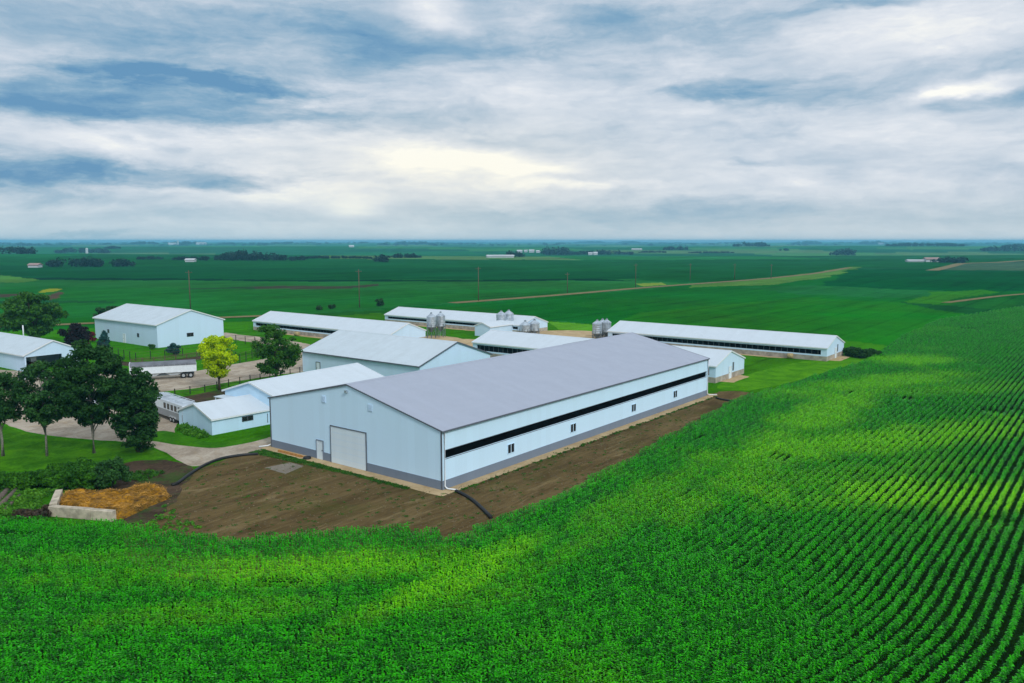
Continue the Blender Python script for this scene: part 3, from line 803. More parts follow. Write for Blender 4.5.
def tree(name, label, base, h, rx, crown_z0, leaf, bark, n_cl, n_leaf, cs, lsize, seed, shape='round', tr=.2, cat='tree', group=None, lean=0., multi=1):
    rnd = random.Random(seed)
    root = empty(name, base, rnd.uniform(0, 6), label, cat, group)
    cz = (h + crown_z0) / 2; rz = (h - crown_z0) / 2
    cl = clumps(rnd, n_cl, cz, rx, rz, cs, shape)
    tb = MB()
    for k in range(multi):
        a = 6.28 * k / multi + rnd.random(); o = 0 if multi == 1 else .35
        pts = [(cos(a) * o * .3, sin(a) * o * .3, 0)]
        for i in range(1, 6):
            f_ = i / 5; pts.append((cos(a) * o * (1 + 2 * f_) + rnd.uniform(-.12, .12) * f_ + lean * f_ * f_, sin(a) * o * (1 + 2 * f_) + rnd.uniform(-.12, .12) * f_, h * .8 * f_))
        tb.tube(pts, [tr * (1.15 if i == 0 else 1) * (1 - .16 * i) / (1 if multi == 1 else 1.5) for i in range(6)], 8)
    for c, r_ in rnd.sample(cl, min(16, len(cl))):
        z0 = max(crown_z0 * .75, c[2] - rx * rnd.uniform(.5, .9)); z0 = min(z0, h * .78)
        m_ = (c[0] * .45, c[1] * .45, z0 + (c[2] - z0) * .65)
        tb.tube([(0, 0, z0), m_, c], [tr * .38, tr * .24, tr * .08], 5)
    tb.build('trunk', bark, root, True)
    V, Q = leafcloud(cl, n_leaf, lsize, seed)
    V[:, 2] = np.maximum(V[:, 2], .05)
    npmesh('crown', V, Q, leaf, root)
    return root


gp = 'poplars on the lawn'
tree('poplar_tree', 'pale trunked poplar cut by the left edge of the photo', G(3, 456), 10.5, 2.9, 2.6, M['leaf_poplar'], M['bark'], 95, 8000, .62, .18, 1, 'tall', .18)
tree('poplar_tree', 'second poplar from the left, with a slim pale trunk', G(47, 456), 11.2, 3.2, 2.7, M['leaf_poplar'], M['bark'], 105, 9500, .66, .18, 2, 'tall', .14)
tree('poplar_tree', 'tallest poplar, the widest of the dark trees on the lawn', G(94, 453), 13.5, 4.6, 2.6, M['leaf_dark'], M['bark'], 170, 21000, .76, .19, 3, 'tall', .18)
tree('poplar_tree', 'dark poplar leafy down to the grass, beside the horse trailer', G(139, 452), 10.4, 2.9, -1.0, M['leaf_dark'], M['dark_bark'], 150, 15000, .66, .18, 4, 'round', .2)
tree('shade_tree', 'big round dark tree behind the open shed', G(34, 345), 12.6, 7.6, 1.5, M['leaf_mid'], M['dark_bark'], 140, 15000, 1.2, .32, 5, 'round', .4)
tree('shade_tree', 'small dark tree behind the far corner of the white shop', G(108, 324), 5.6, 3.9, .8, M['leaf_dark'], M['dark_bark'], 40, 5000, 1.0, .32, 6, 'round', .25)
tree('purple_bush', 'round purple leaved bush beside the white shop', G(76, 349), 5.8, 3.3, .3, M['leaf_purple'], M['dark_bark'], 40, 6000, .9, .24, 7, 'round', .2, 'bush')
tree('red_shrub', 'small crimson shrub at the corner of the white shop', G(92.5, 342), 2.6, 1.1, .1, M['leaf_red'], M['dark_bark'], 12, 1200, .5, .16, 8, 'round', .08, 'shrub')
tree('red_shrub', 'low red shrub in front of the purple bush', G(85.5, 347), 1.8, .9, .1, M['leaf_red'], M['dark_bark'], 10, 900, .45, .16, 9, 'round', .08, 'shrub')
tree('spruce_tree', 'pointed blue green spruce in front of the white shop wall', G(105, 349), 4.2, 1.7, .1, M['leaf_blue'], M['dark_bark'], 46, 4000, .42, .16, 10, 'cone', .12)
tree('spruce_tree', 'dumpy rounded teal spruce below the shop gable', G(174, 355), 2.6, 1.55, .1, M['leaf_blue'], M['dark_bark'], 26, 3000, .5, .15, 11, 'round', .1)
tree('garden_shrub', 'tiny green shrub at the near corner of the white shop', G(152, 349.5), 1.6, .7, .05, M['leaf_mid'], M['dark_bark'], 9, 700, .4, .14, 12, 'round', .06, 'shrub')
tree('locust_tree', 'bright yellow leaved tree by the driveway', G(219.5, 390), 9.2, 4.1, 1.7, M['leaf_yellow'], M['dark_bark'], 120, 9500, .68, .19, 13, 'vase', .2)
tree('maple_tree', 'round mid green tree right of the yellow one', G(276, 386), 10.8, 4.3, 1.2, M['leaf_mid'], M['dark_bark'], 110, 10000, .72, .2, 14, 'round', .26)
for i, (px, py, h, r_, lab) in enumerate([(862, 357.5, 1.6, 2.4, 'dark low shrub nearest the gable of the rightmost hog barn'), (851, 356, 1.9, 1.8, 'dark shrub touching the rightmost hog barn gable'), (872, 357, 1.4, 1.5, 'dark shrub at the end of the row by the corn')]):
    tree('dark_shrub', lab, G(px, py), h, r_, .05, M['leaf_dark'], M['dark_bark'], 22, 3600, .7, .2, 20 + i, 'round', .08, 'shrub')
hed = [(4, 490, 1.7, 1.7), (22, 488, 1.5, 1.6), (38, 487, 1.6, 1.6), (54, 486, 1.9, 1.8), (70, 489, 2.0, 1.7), (84, 487, 2.3, 1.7), (98, 489, 2.7, 1.9), (113, 488, 3.0, 1.9), (62, 478, 1.5, 1.5), (84, 475, 1.6, 1.4)]
hl = ['hedge shrub at the left photo edge behind the logs', 'second hedge shrub from the left', 'third hedge shrub from the left, above the brush pile', 'hedge shrub above the left end of the concrete bunker', 'hedge shrub over the orange straw, left of the tall ones',
      'mid height hedge shrub next to the two tallest', 'tall hedge shrub behind the straw pile, second from the right end', 'tallest bluish shrub at the right end of the hedge', 'low shrub at the back of the hedge below the poplar', 'back row shrub below the leafy dark poplar']
for i, (px, py, h, r_) in enumerate(hed):
    tree('hedge_shrub', hl[i], G(px, py), h, r_, .05, M['leaf_hedge'] if i != 7 else M['leaf_poplar'], M['dark_bark'], 24, 4200, .55, .13, 40 + i, 'round', .07, 'shrub', 'shrubs of the hedge')
tree('field_bush', 'lone dark bush on the field edge above the farthest hog barn', G(379.5, 306.5), 3.2, 1.6, .1, M['leaf_dark'], M['dark_bark'], 14, 1200, .7, .3, 60, 'round', .1, 'bush')
tree('field_bush', 'small bush in the field above the green tree', G(332, 309), 1.9, 1.3, .1, M['leaf_dark'], M['dark_bark'], 10, 600, .6, .3, 61, 'round', .1, 'bush')
tree('field_bush', 'smallest bush in the field, left of its neighbour', G(319, 310), 1.4, 1.2, .1, M['leaf_dark'], M['dark_bark'], 10, 600, .6, .3, 62, 'round', .1, 'bush')
tree('brush_pile', 'dark brown brush pile left of the concrete bunker', G(34, 517), 1.0, 1.5, .02, M['leaf_brown'], M['dark_bark'], 14, 1800, .5, .14, 63, 'round', .05, 'brush pile')


def patch(name, label, P, n, hgt, m, seed, size=.14):
    """stuff: tufts of leaves over an outline"""
    rnd = random.Random(seed); xs = [p[0] for p in P]; ys = [p[1] for p in P]; c = []
    while len(c) < n:
        x, y = rnd.uniform(min(xs), max(xs)), rnd.uniform(min(ys), max(ys))
        if inpoly(np.array([x]), np.array([y]), P)[0]:
            s = rnd.uniform(.5, 1.2); c.append(((x, y, hgt * .4 * s), (.25 * s, .25 * s, hgt * .5 * s)))
    V, Q = leafcloud(c, n * 22, size, seed); V[:, 2] = np.maximum(V[:, 2], .03)
    o = npmesh(name, V, Q, m)
    return tag(o, label, 'weeds', kind='stuff')


patch('flower_bed', 'light green leafy bed at the gable of the small blue shed', pxs([(176, 430), (186, 426), (205, 434), (211, 438), (200, 439), (184, 435)]), 90, .7, M['leaf_weed'], 3)
patch('weeds', 'weeds and grass growing around the bunker and logs', pxs([(-60, 492), (40, 492), (60, 491), (40, 500), (46, 517), (48, 524), (-60, 521)]), 700, .55, M['leaf_weed'], 4, .12)
patch('lot_weeds', 'scattered weeds on the soil beside the straw pile', pxs([(150, 520), (165, 505), (185, 520), (215, 535), (200, 543), (160, 532), (120, 524)]), 80, .22, M['leaf_weed'], 5, .10)
patch('wall_weeds', 'thin line of weeds on the gravel edge along the big barn', [mainpt(*q) for q in [(0, -1.7), (ML, -1.7), (ML, -1.35), (0, -1.35)]], 170, .16, M['leaf_mid'], 6, .08)
patch('gable_weeds', 'grass fringe along the gravel in front of the barn gable', [mainpt(*q) for q in [(-2.0, 3), (-1.4, 3), (-1.4, 27), (-3.2, 27), (-2.6, 20), (-2.2, 12)]], 900, .09, M['leaf_mid'], 7, .06)
LOT = [(p.x, p.y) for p in pxs([(165, 500), (196, 470), (240, 458), (275, 456), (340, 474), (440, 494), (580, 444), (700, 402), (690, 425), (620, 468), (520, 515), (470, 535), (330, 540), (225, 548), (170, 530)])]
patch('lot_grass', 'thin sparse grass coming up through the bare soil', LOT, 600, .08, M['leaf_mid'], 12, .055)
rg = np.random.default_rng(8); bx = np.array(LOT); n_ = 26000
CXY = np.stack([rg.uniform(bx[:, 0].min(), bx[:, 0].max(), n_), rg.uniform(bx[:, 1].min(), bx[:, 1].max(), n_)], -1); CXY = CXY[inpoly(CXY[:, 0], CXY[:, 1], LOT)]
sz = .025 + .10 * rg.random(len(CXY)) ** 4; tet = np.array([(1, 0, -.3), (-.5, .87, -.3), (-.5, -.87, -.3), (0, 0, .8)])
an_ = rg.uniform(0, 6.28, len(CXY)); tx = tet[None, :, 0] * np.cos(an_)[:, None] - tet[None, :, 1] * np.sin(an_)[:, None]; ty = tet[None, :, 0] * np.sin(an_)[:, None] + tet[None, :, 1] * np.cos(an_)[:, None]
VC = np.stack([CXY[:, :1] + tx * sz[:, None], CXY[:, 1:] + ty * sz[:, None], .01 + np.maximum(tet[None, :, 2] * sz[:, None], 0)], -1).reshape(-1, 3)
b4_ = np.arange(len(CXY))[:, None] * 4
FC = np.concatenate([b4_ + np.array(f_) for f_ in ((0, 1, 3), (1, 2, 3), (2, 0, 3))])
tag(npmesh('soil_clods', VC, FC, M['clod']), 'loose clods and small stones strewn over the bare soil', 'clods', kind='stuff')
patch('bank_weeds', 'weed tufts on the dark earth bank by the lawn edge', pxs([(122, 474), (150, 471), (165, 474), (145, 481), (125, 482)]), 110, .35, M['leaf_mid'], 8, .1)

# ------------------------------------------------------------------ corn standing in rows
def corn_row(seed, length=3.0):
    rnd = random.Random(seed); V = []; Q = []
    x = .08
    while x < length:
        h = rnd.uniform(.82, 1.12); y0 = rnd.gauss(0, .03); az0 = rnd.uniform(0, pi)
        nl = rnd.randint(10, 12)
        for k in range(nl):
            f_ = k / (nl - 1); z = (.30 + 1.0 * f_) * h
            az = az0 + pi * (k % 2) + rnd.gauss(0, .45)
            Ln = (.19 + .22 * sin(pi * min(1, f_ * .8 + .15))) * rnd.uniform(.8, 1.15) * h
            up = rnd.uniform(1.0, 1.35) if f_ > .7 else rnd.uniform(.6, .95); wd = rnd.uniform(.046, .066)
            px_, pz = 0., z; el = up
            d = Vector((cos(az), sin(az), 0)); s = Vector((-sin(az), cos(az), 0)); tw = rnd.uniform(-.4, .4)
            n0 = len(V); segs = 4
            for j in range(segs + 1):
                wj = wd * (.8, 1.05, 1.0, .75, .06)[j]
                c = Vector((x, y0, 0)) + d * px_ + Vector((0, 0, pz))
                s2 = s + Vector((0, 0, tw * j / segs))
                V.append(c + s2 * wj); V.append(c - s2 * wj)
                px_ += cos(el) * Ln / segs; pz += sin(el) * Ln / segs; el -= rnd.uniform(.42, .72)
            for j in range(segs): Q.append((n0 + 2 * j, n0 + 2 * j + 1, n0 + 2 * j + 3, n0 + 2 * j + 2))
        n0 = len(V)
        for zz, rr_ in ((0, .022), (1.45 * h, .014)):
            for k in range(3): V.append(Vector((x + cos(2.1 * k) * rr_, y0 + sin(2.1 * k) * rr_, zz)))
        for k in range(3): Q.append((n0 + k, n0 + (k + 1) % 3, n0 + 3 + (k + 1) % 3, n0 + 3 + k))
        x += rnd.uniform(.18, .30)
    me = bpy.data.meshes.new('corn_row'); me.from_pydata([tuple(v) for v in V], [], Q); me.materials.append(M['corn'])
    me.update()
    return bpy.data.objects.new('corn_row', me)


protos = bpy.data.collections.new('corn_rows')
for i in range(9): protos.objects.link(corn_row(100 + i))
SP, SL = .78, 3.0
C0 = (-14.6, 84.0)            # the rows follow the yard: along its left side, round its corner, then along the big barn
pts = []; idx_ = []; rot = []; scl = []
rg = np.random.default_rng(5)
RW = []
for d in np.arange(4, 230, SP):
    if d < 62:
        for x in np.arange(C0[0], -100, -SL): RW.append((x - SL, C0[1] - d, 0.))
    na = max(1, int(round(d * PHI / SL)))
    for q in range(na):
        a = PHI * q / na; RW.append((C0[0] + d * sin(a), C0[1] - d * cos(a), a + PHI / na / 2))
    for u_ in np.arange(0, 430, SL): RW.append((C0[0] + d * sa + u_ * ca, C0[1] - d * ca + u_ * sa, PHI))
RW = np.array(RW)
MX = RW[:, 0] + np.cos(RW[:, 2]) * SL / 2; MY = RW[:, 1] + np.sin(RW[:, 2]) * SL / 2
ok = inpoly(MX, MY, CORN) & (MY > 33) & (np.abs(MX) < MY * .70 + 14)
for x, y, a in RW[ok]:
    k = mn.noise(Vector((x * .05, y * .05, 3))) * .16 + mn.noise(Vector((x * .3, y * .3, 9))) * .12
    if mn.noise(Vector((x * .16, y * .16, 21))) < -.58: k -= .35
    fl = rg.random() < .5
    L_ = SL if fl else 0
    pts.append((x + cos(a) * L_, y + sin(a) * L_, 0.)); rot.append((0, 0, a + (pi if fl else 0) + rg.normal(0, .012))); scl.append((1, .80, .54 + k * .8)); idx_.append(int(rg.integers(0, 9)))
me = bpy.data.meshes.new('corn_field'); me.from_pydata(pts, [], [])
for nm, ty, arr, key in (('rot', 'FLOAT_VECTOR', rot, 'vector'), ('scl', 'FLOAT_VECTOR', scl, 'vector'), ('idx', 'INT', idx_, 'value')):
    a = me.attributes.new(nm, ty, 'POINT'); a.data.foreach_set(key, np.array(arr, np.float32 if ty != 'INT' else np.int32).ravel())
print('corn rows', len(pts))
cf = bpy.data.objects.new('corn_field', me); COL.objects.link(cf)
tag(cf, 'tall green corn planted in rows across the whole foreground', 'corn', kind='stuff')
ng = bpy.data.node_groups.new('corn_rows', 'GeometryNodeTree')
ng.interface.new_socket('Geometry', in_out='INPUT', socket_type='NodeSocketGeometry'); ng.interface.new_socket('Geometry', in_out='OUTPUT', socket_type='NodeSocketGeometry')
gi = ng.nodes.new('NodeGroupInput'); go = ng.nodes.new('NodeGroupOutput'); ip = ng.nodes.new('GeometryNodeInstanceOnPoints'); ci_ = ng.nodes.new('GeometryNodeCollectionInfo')
ci_.inputs['Collection'].default_value = protos; ci_.inputs['Separate Children'].default_value = True; ci_.inputs['Reset Children'].default_value = True
ip.inputs['Pick Instance'].default_value = True
ng.links.new(gi.outputs[0], ip.inputs['Points']); ng.links.new(ci_.outputs[0], ip.inputs['Instance'])
for nm, ty, sk in (('rot', 'FLOAT_VECTOR', 'Rotation'), ('scl', 'FLOAT_VECTOR', 'Scale'), ('idx', 'INT', 'Instance Index')):
    na_ = ng.nodes.new('GeometryNodeInputNamedAttribute'); na_.data_type = ty; na_.inputs[0].default_value = nm
    ng.links.new(na_.outputs['Attribute'], ip.inputs[sk])
ng.links.new(ip.outputs[0], go.inputs[0])
md = cf.modifiers.new('rows', 'NODES'); md.node_group = ng

# ------------------------------------------------------------------ bunker, straw, logs, hoses
bk = empty('concrete_bunker', G(48.5, 516.5), 0, 'low weathered concrete bunker wall around orange straw', 'bunker')
p0 = G(48.5, 516.5); p1 = G(112, 522); p2 = G(56, 499.5)
d1 = (p1 - p0); d2 = (p2 - p0); L1 = d1.length; L2 = d2.length; bk.rotation_euler.z = atan2(d1.y, d1.x)
fw = MB()
for i in range(3): fw.box(L1 * i / 3 + .012, L1 * (i + 1) / 3 - .012, 0, .6, 0, .90 + .02 * (i % 2))
fw.build('front_wall', M['conc_grey'], bk, bevel=.04)
ew = MB()
for i in range(2): ew.box(.75 + (L2 - .7) * i / 2, .73 + (L2 - .7) * (i + 1) / 2, -.62, 0, 0, .9 + .04 * i)
ewo = ew.build('end_wall', M['conc_grey'], bk, bevel=.04); ewo.rotation_euler.z = atan2(d2.y, d2.x) - atan2(d1.y, d1.x)
OUT = [(p.x, p.y) for p in pxs([(59, 508), (85, 514), (112, 518), (120, 520), (138, 512), (152, 505), (170, 498), (163, 488), (150, 485.5), (136, 488), (124, 493), (105, 495), (80, 496), (66, 497)])]
xs = np.linspace(min(p[0] for p in OUT), max(p[0] for p in OUT), 90); ys = np.linspace(min(p[1] for p in OUT), max(p[1] for p in OUT), 70)
GX, GY = np.meshgrid(xs, ys); ins = inpoly(GX, GY, OUT).astype(float)
for _ in range(9):
    q = ins.copy(); q[1:-1, 1:-1] = (ins[1:-1, 1:-1] * 2 + ins[:-2, 1:-1] + ins[2:, 1:-1] + ins[1:-1, :-2] + ins[1:-1, 2:]) / 6; ins = q
NZ = np.array([[mn.fractal(Vector((x * .8, y * .8, 0)), .8, 2, 5) for x in xs] for y in ys])
tall = 1.0 - .6 * sstep(xs.min(), xs.max(), GX)
GZ = ins * (.78 * tall + .40 * NZ) - .10 - .10 * NZ + .06 * ins
ii = np.arange(90 * 70).reshape(70, 90)
st = npmesh('straw_pile', np.stack([GX, GY, GZ], -1).reshape(-1, 3), np.stack([ii[:-1, :-1], ii[:-1, 1:], ii[1:, 1:], ii[1:, :-1]], -1).reshape(-1, 4), M['straw'], smooth=True)
rg = np.random.default_rng(3)
sel = np.argwhere(GZ > .02); sel = sel[rg.integers(0, len(sel), 5200)]
SP_ = np.stack([GX[sel[:, 0], sel[:, 1]], GY[sel[:, 0], sel[:, 1]], GZ[sel[:, 0], sel[:, 1]] + .02], -1) + rg.normal(0, .05, (len(sel), 3))
a_ = rg.uniform(0, 2 * pi, len(sel)); ln = rg.uniform(.10, .32, len(sel)); dz_ = rg.uniform(-.1, .25, len(sel))
dv = np.stack([np.cos(a_) * ln, np.sin(a_) * ln, dz_ * ln], -1); nv = np.stack([-np.sin(a_), np.cos(a_), 0 * a_], -1) * .03
VS = np.stack([SP_ - nv, SP_ + nv, SP_ + dv + nv, SP_ + dv - nv], 1).reshape(-1, 3)
npmesh('loose_straw', VS, np.arange(len(VS)).reshape(-1, 4), M['straw_loose'], st)
tag(st, 'orange straw bedding spilling out of the concrete bunker', 'straw')
lg = [((-6, 507), (11, 489), .28), ((-1, 509.5), (17, 491.5), .24), ((-12, 503), (4, 488), .26), ((4, 511.5), (20, 497), .17)]
ll = ['thickest log of the little stack at the left edge', 'grey log second from the right in the stack by the hedge', 'log farthest left, cut by the photo edge', 'thinnest log at the right of the stack in the weeds']
for (a, b_, r_), lb in zip(lg, ll):
    A = G(*a); Bp = G(*b_); A.z = Bp.z = r_
    o = MB().tube([A, A.lerp(Bp, .5) + Vector((.03, 0, .02)), Bp], [r_, r_ * .95, r_ * .85], 10).build('log', M['log'], None, True)
    tag(o, lb, 'log', 'logs lying in the weeds')


def hose(label, px, r_, z=.13, m='hose', name='drain_hose'):
    P = [G(x, y) for x, y in px]; Q = [P[0]]
    for i in range(len(P) - 1):
        p_1 = P[max(i - 1, 0)]; p_2 = P[min(i + 2, len(P) - 1)]
        for j in range(1, 9):
            t_ = j / 8; a, b_ = P[i], P[i + 1]
            Q.append(.5 * ((2 * a) + (b_ - p_1) * t_ + (2 * p_1 - 5 * a + 4 * b_ - p_2) * t_ * t_ + (3 * a - p_1 - 3 * b_ + p_2) * t_ ** 3))
    pts_ = []; rr_ = []
    for i in range(len(Q) - 1):
        for j in range(4):
            p = Q[i].lerp(Q[i + 1], j / 4); p.z = z; pts_.append(p); rr_.append(r_ * (1 if j % 2 else .86))
    o = MB().tube(pts_, rr_, 8).build(name, M[m], None, True)
    return tag(o, label, 'hose')


hose('long black corrugated hose snaking from barn corner to straw pile', [(258, 455), (248, 455.5), (235, 457), (220, 460), (205, 466), (190, 475), (178, 484), (172, 486)], .17)
hose('short black hose running from the near barn corner into the corn', [(456, 492), (466, 497), (476, 504), (487, 514.5), (491, 519)], .17)
hose('black hose at the far corner of the big barn toward the corn', [(716, 398.5), (724, 400.5), (737, 402), (744, 401.5)], .14)
tm = empty('lumber_stack', mainpt(-.75, 21.6), PHI + pi / 2, 'orange planks lying along the foot of the barn gable', 'lumber')
pk = MB()
for i in range(3): pk.box(-1.2 + .1 * i, 3.4 - .15 * i, -.18 + .13 * i, -.06 + .13 * i, 0.01, .12)
pk.box(-1., 3.2, -.1, .1, .123, .2); pk.build('plank', M['lumber'], tm)
cl_ = MB(); cl_.lathe([(.18, 0), (.42, .0), (.46, .1), (.42, .22), (.2, .22)], seg=16)
o = cl_.build('hose_coil', M['hose'], None, True); o.location = mainpt(-.8, 19.6); tag(o, 'black coil at the end of the orange planks', 'hose coil')
for (px, py, rz, lb) in ((790, 358.5, .3, 'tan bale against the side of the rightmost hog barn'), (297, 336, .2, 'tan bale against the side of the hog barn behind the green tree')):
    o = MB().tube([(-.6, 0, .55), (-.55, 0, .55), (.55, 0, .55), (.6, 0, .55)], [.45, .55, .55, .45], 16).build('straw_bale', M['bale'], None, True)
    o.location = G(px, py); o.rotation_euler.z = AB + rz; tag(o, lb, 'bale')

# ------------------------------------------------------------------ vehicles
def wheel(parent, x, y, r_, w_=.26, side=1):
    o = MB().tube([(0, -w_ / 2, 0), (0, -w_ / 2 + .03, 0), (0, w_ / 2 - .03, 0), (0, w_ / 2, 0)], [r_ * .93, r_, r_, r_ * .93], 18).build('wheel', M['rubber'], parent, True)
    o.location = (x, y, r_)
    MB().tube([(0, side * w_ / 2 - .02 * side, 0), (0, side * (w_ / 2 + .012), 0)], [r_ * .55, r_ * .5], 14).build('rim', M['silver'], o)
    return o


a0, a1 = G(130.5, 381.5), G(197, 377.5); dd = a1 - a0; TL = dd.length
tl = empty('semi_trailer', a0, atan2(dd.y, dd.x), 'long white semi trailer with grey top parked by the fence', 'trailer')
b_ = MB(); b_.prism([(.05, 1.15), (TL - .05, 1.15), (TL, 1.35), (TL, 2.55), (0, 2.55), (0, 1.35)], 'y', 0, 2.5)
for i in range(1, 12): b_.box(TL * i / 12 - .03, TL * i / 12 + .03, -.03, -.002, 1.35, 2.5)
b_.build('body', M['white_paint'], tl)
MB().prism([(-.05, 2.35), (2.55, 2.35), (2.5, 2.62), (2.0, 3.0), (1.25, 3.12), (.5, 3.0), (0, 2.62)], 'x', .05, TL - .05).build('tarp', M['tarp'], tl)
MB().box(-.10, -.01, .02, 2.48, 1.3, 3.05).build('headboard', M['white_paint'], tl)
MB().box(.6, TL - .4, .5, 2.0, .62, 1.148).build('chassis', M['galv_dark'], tl)
b_ = MB(); b_.prism([(1.9, 1.15), (5.0, 1.15), (4.0, .6), (2.9, .6)], 'y', .3, 2.2); b_.prism([(5.4, 1.15), (8.6, 1.15), (7.5, .6), (6.4, .6)], 'y', .3, 2.2); b_.build('hopper', M['silver'], tl)
for x in (TL - 2.2, TL - 1.0):
    wheel(tl, x, .2, .5, .3, -1); wheel(tl, x, 2.3, .5, .3, 1)
MB().box(1.3, 1.5, .3, .42, .05, 1.15).build('landing_leg', M['galv_dark'], tl); MB().box(1.3, 1.5, 2.1, 2.22, .05, 1.15).build('landing_leg', M['galv_dark'], tl)

hv = G(181, 425.5); h1 = G(155.5, 415.8)
dd = hv - h1; HL = dd.length + 2.2
ht = empty('horse_trailer', h1 - dd.normalized() * 1.6, atan2(dd.y, dd.x), 'silver and white horse trailer with side windows beside the blue shed', 'horse trailer')
MB().prism([(0, .55), (HL, .55), (HL, 1.45), (0, 1.45)], 'y', 0, 2.3).build('lower_panel', M['grey_paint'], ht)
u_ = MB(); u_.prism([(-.9, 1.45), (HL, 1.452), (HL, 2.65), (-.6, 2.65), (-1.3, 2.1)], 'y', .005, 2.295); bd = u_.build('body', M['white_paint'], ht)
MB().prism([(-.03, 2.652), (2.33, 2.652), (2.1, 2.78), (1.15, 2.84), (.2, 2.78)], 'x', -.5, HL).build('roof', M['silver'], ht)
for i in range(5):
    wd_ = MB().box(HL - 1.3 - i * 1.15, HL - .65 - i * 1.15, -.02, .003, 1.65, 2.3).build('window', M['glass'], ht)
    MB().box(HL - 1.36 - i * 1.15, HL - .59 - i * 1.15, -.012, -.001, 1.59, 2.36).build('frame', M['trim'], wd_)
rk = MB()
for y_ in (.35, 1.95): rk.tube([(1.2, y_, 3.0), (HL - .6, y_, 3.0)], .04, 6)
for i in range(5):
    x = 1.2 + i * (HL - 1.8) / 4; rk.tube([(x, .35, 2.7), (x, .35, 3.0), (x, 1.95, 3.0), (x, 1.95, 2.7)], .035, 6)
rk.box(2.0, 3.2, .7, 1.6, 2.83, 3.08)
rk.build('roof_rack', M['silver'], ht)
for x in (HL - 3.6, HL - 2.7): wheel(ht, x, .02, .36, .24, -1); wheel(ht, x, 2.28, .36, .24, 1)
for y0 in (-.06, 2.2): MB().prism([(HL - 4.15, .6), (HL - 4.0, .85), (HL - 2.3, .85), (HL - 2.15, .6)], 'y', y0, y0 + .16).build('fender', M['silver'], ht)


def pickup(label, loc, rz, paint, cat='pickup truck'):
    r_ = empty('pickup_truck', loc, rz, label, cat)
    b_ = MB()
    b_.prism([(0, .45), (5.4, .45), (5.45, .75), (5.35, 1.0), (4.0, 1.08), (3.3, 1.1), (2.0, 1.1), (2.0, 1.05), (.02, 1.05)], 'y', 0, 1.9)
    b_.build('body', paint, r_, bevel=.05)
    MB().prism([(1.95, 1.102), (4.05, 1.102), (3.35, 1.72), (2.2, 1.74)], 'y', .1, 1.8).build('cab', paint, r_, bevel=.04)
    gl = MB(); gl.prism([(2.15, 1.16), (3.78, 1.16), (3.28, 1.62), (2.3, 1.64)], 'y', .085, .098); gl.prism([(2.15, 1.16), (3.78, 1.16), (3.28, 1.62), (2.3, 1.64)], 'y', 1.802, 1.815)
    gl.add([(3.98, .2, 1.18), (3.98, 1.7, 1.18), (3.46, 1.62, 1.66), (3.46, .28, 1.66)], [(0, 1, 2, 3)]); gl.build('glass', M['glass'], r_)
    MB().box(.15, 1.85, .12, 1.78, 1.052, 1.06).build('truck_bed', M['black'], r_)
    for x in (1.05, 4.35): wheel(r_, x, .1, .38, .24, -1); wheel(r_, x, 1.8, .38, .24, 1)
    for y_ in (.15, 1.45): MB().box(5.36, 5.47, y_, y_ + .3, .78, .95).build('headlight', M['white_paint'], r_)
    MB().box(5.4, 5.52, .1, 1.8, .5, .68).build('bumper', M['silver'], r_)
    return r_


pickup('dark blue pickup parked outside the open shed', G(18, 381), AB + .9, M['blue_paint'])
pickup('silver grey pickup half hidden behind the poplars', G(62, 412), .4, M['silver'])
pickup('white pickup parked between the poplar trunks and shed', G(52, 402), .1, M['white_paint'])
tc = empty('farm_tractor', (0, 0, 0), AB + .03, 'red and white farm machine parked in the open shed bay', 'tractor')
b6a = AB + .03; tc.location = Vector((-130.25, 175.78, 0)) + Vector((cos(b6a), sin(b6a), 0)) * 45.5 + Vector((-sin(b6a), cos(b6a), 0)) * 2.2
MB().prism([(0, .7), (3.2, .7), (3.3, 1.25), (1.6, 1.35), (0, 1.3)], 'y', .3, 1.2).build('bonnet', M['red_paint'], tc, bevel=.05)
MB().prism([(.0, 1.302), (1.5, 1.352), (1.35, 2.3), (.15, 2.3)], 'y', .2, 1.3).build('cab', M['white_paint'], tc, bevel=.04)
for x, r_ in ((.5, .75), (2.8, .45)): wheel(tc, x, 0.05, r_, .35, -1); wheel(tc, x, 1.45, r_, .35, 1)

# ------------------------------------------------------------------ fences
def fence(name, label, px, gap, h, pr, mp, rails, rm, rr_=.03):
    P = [G(*p) for p in px]; root = empty(name, P[0], 0, label, 'fence')
    rl = MB(); n = 0
    for i in range(len(P) - 1):
        d = P[i + 1] - P[i]; k = max(1, round(d.length / gap))
        for j in range(k + (i == len(P) - 2)):
            p = P[i] + d * j / k - P[0]
            o = MB().box(-pr, pr, -pr, pr, 0, h * (1 + .04 * sin(n * 2.3))).build('post', mp, root); o.location = p; n += 1
        for z in rails: rl.tube([P[i] - P[0] + Vector((0, 0, z)), P[i + 1] - P[0] + Vector((0, 0, z))], rr_, 5)
    rl.build('rail', rm, root)
    return root


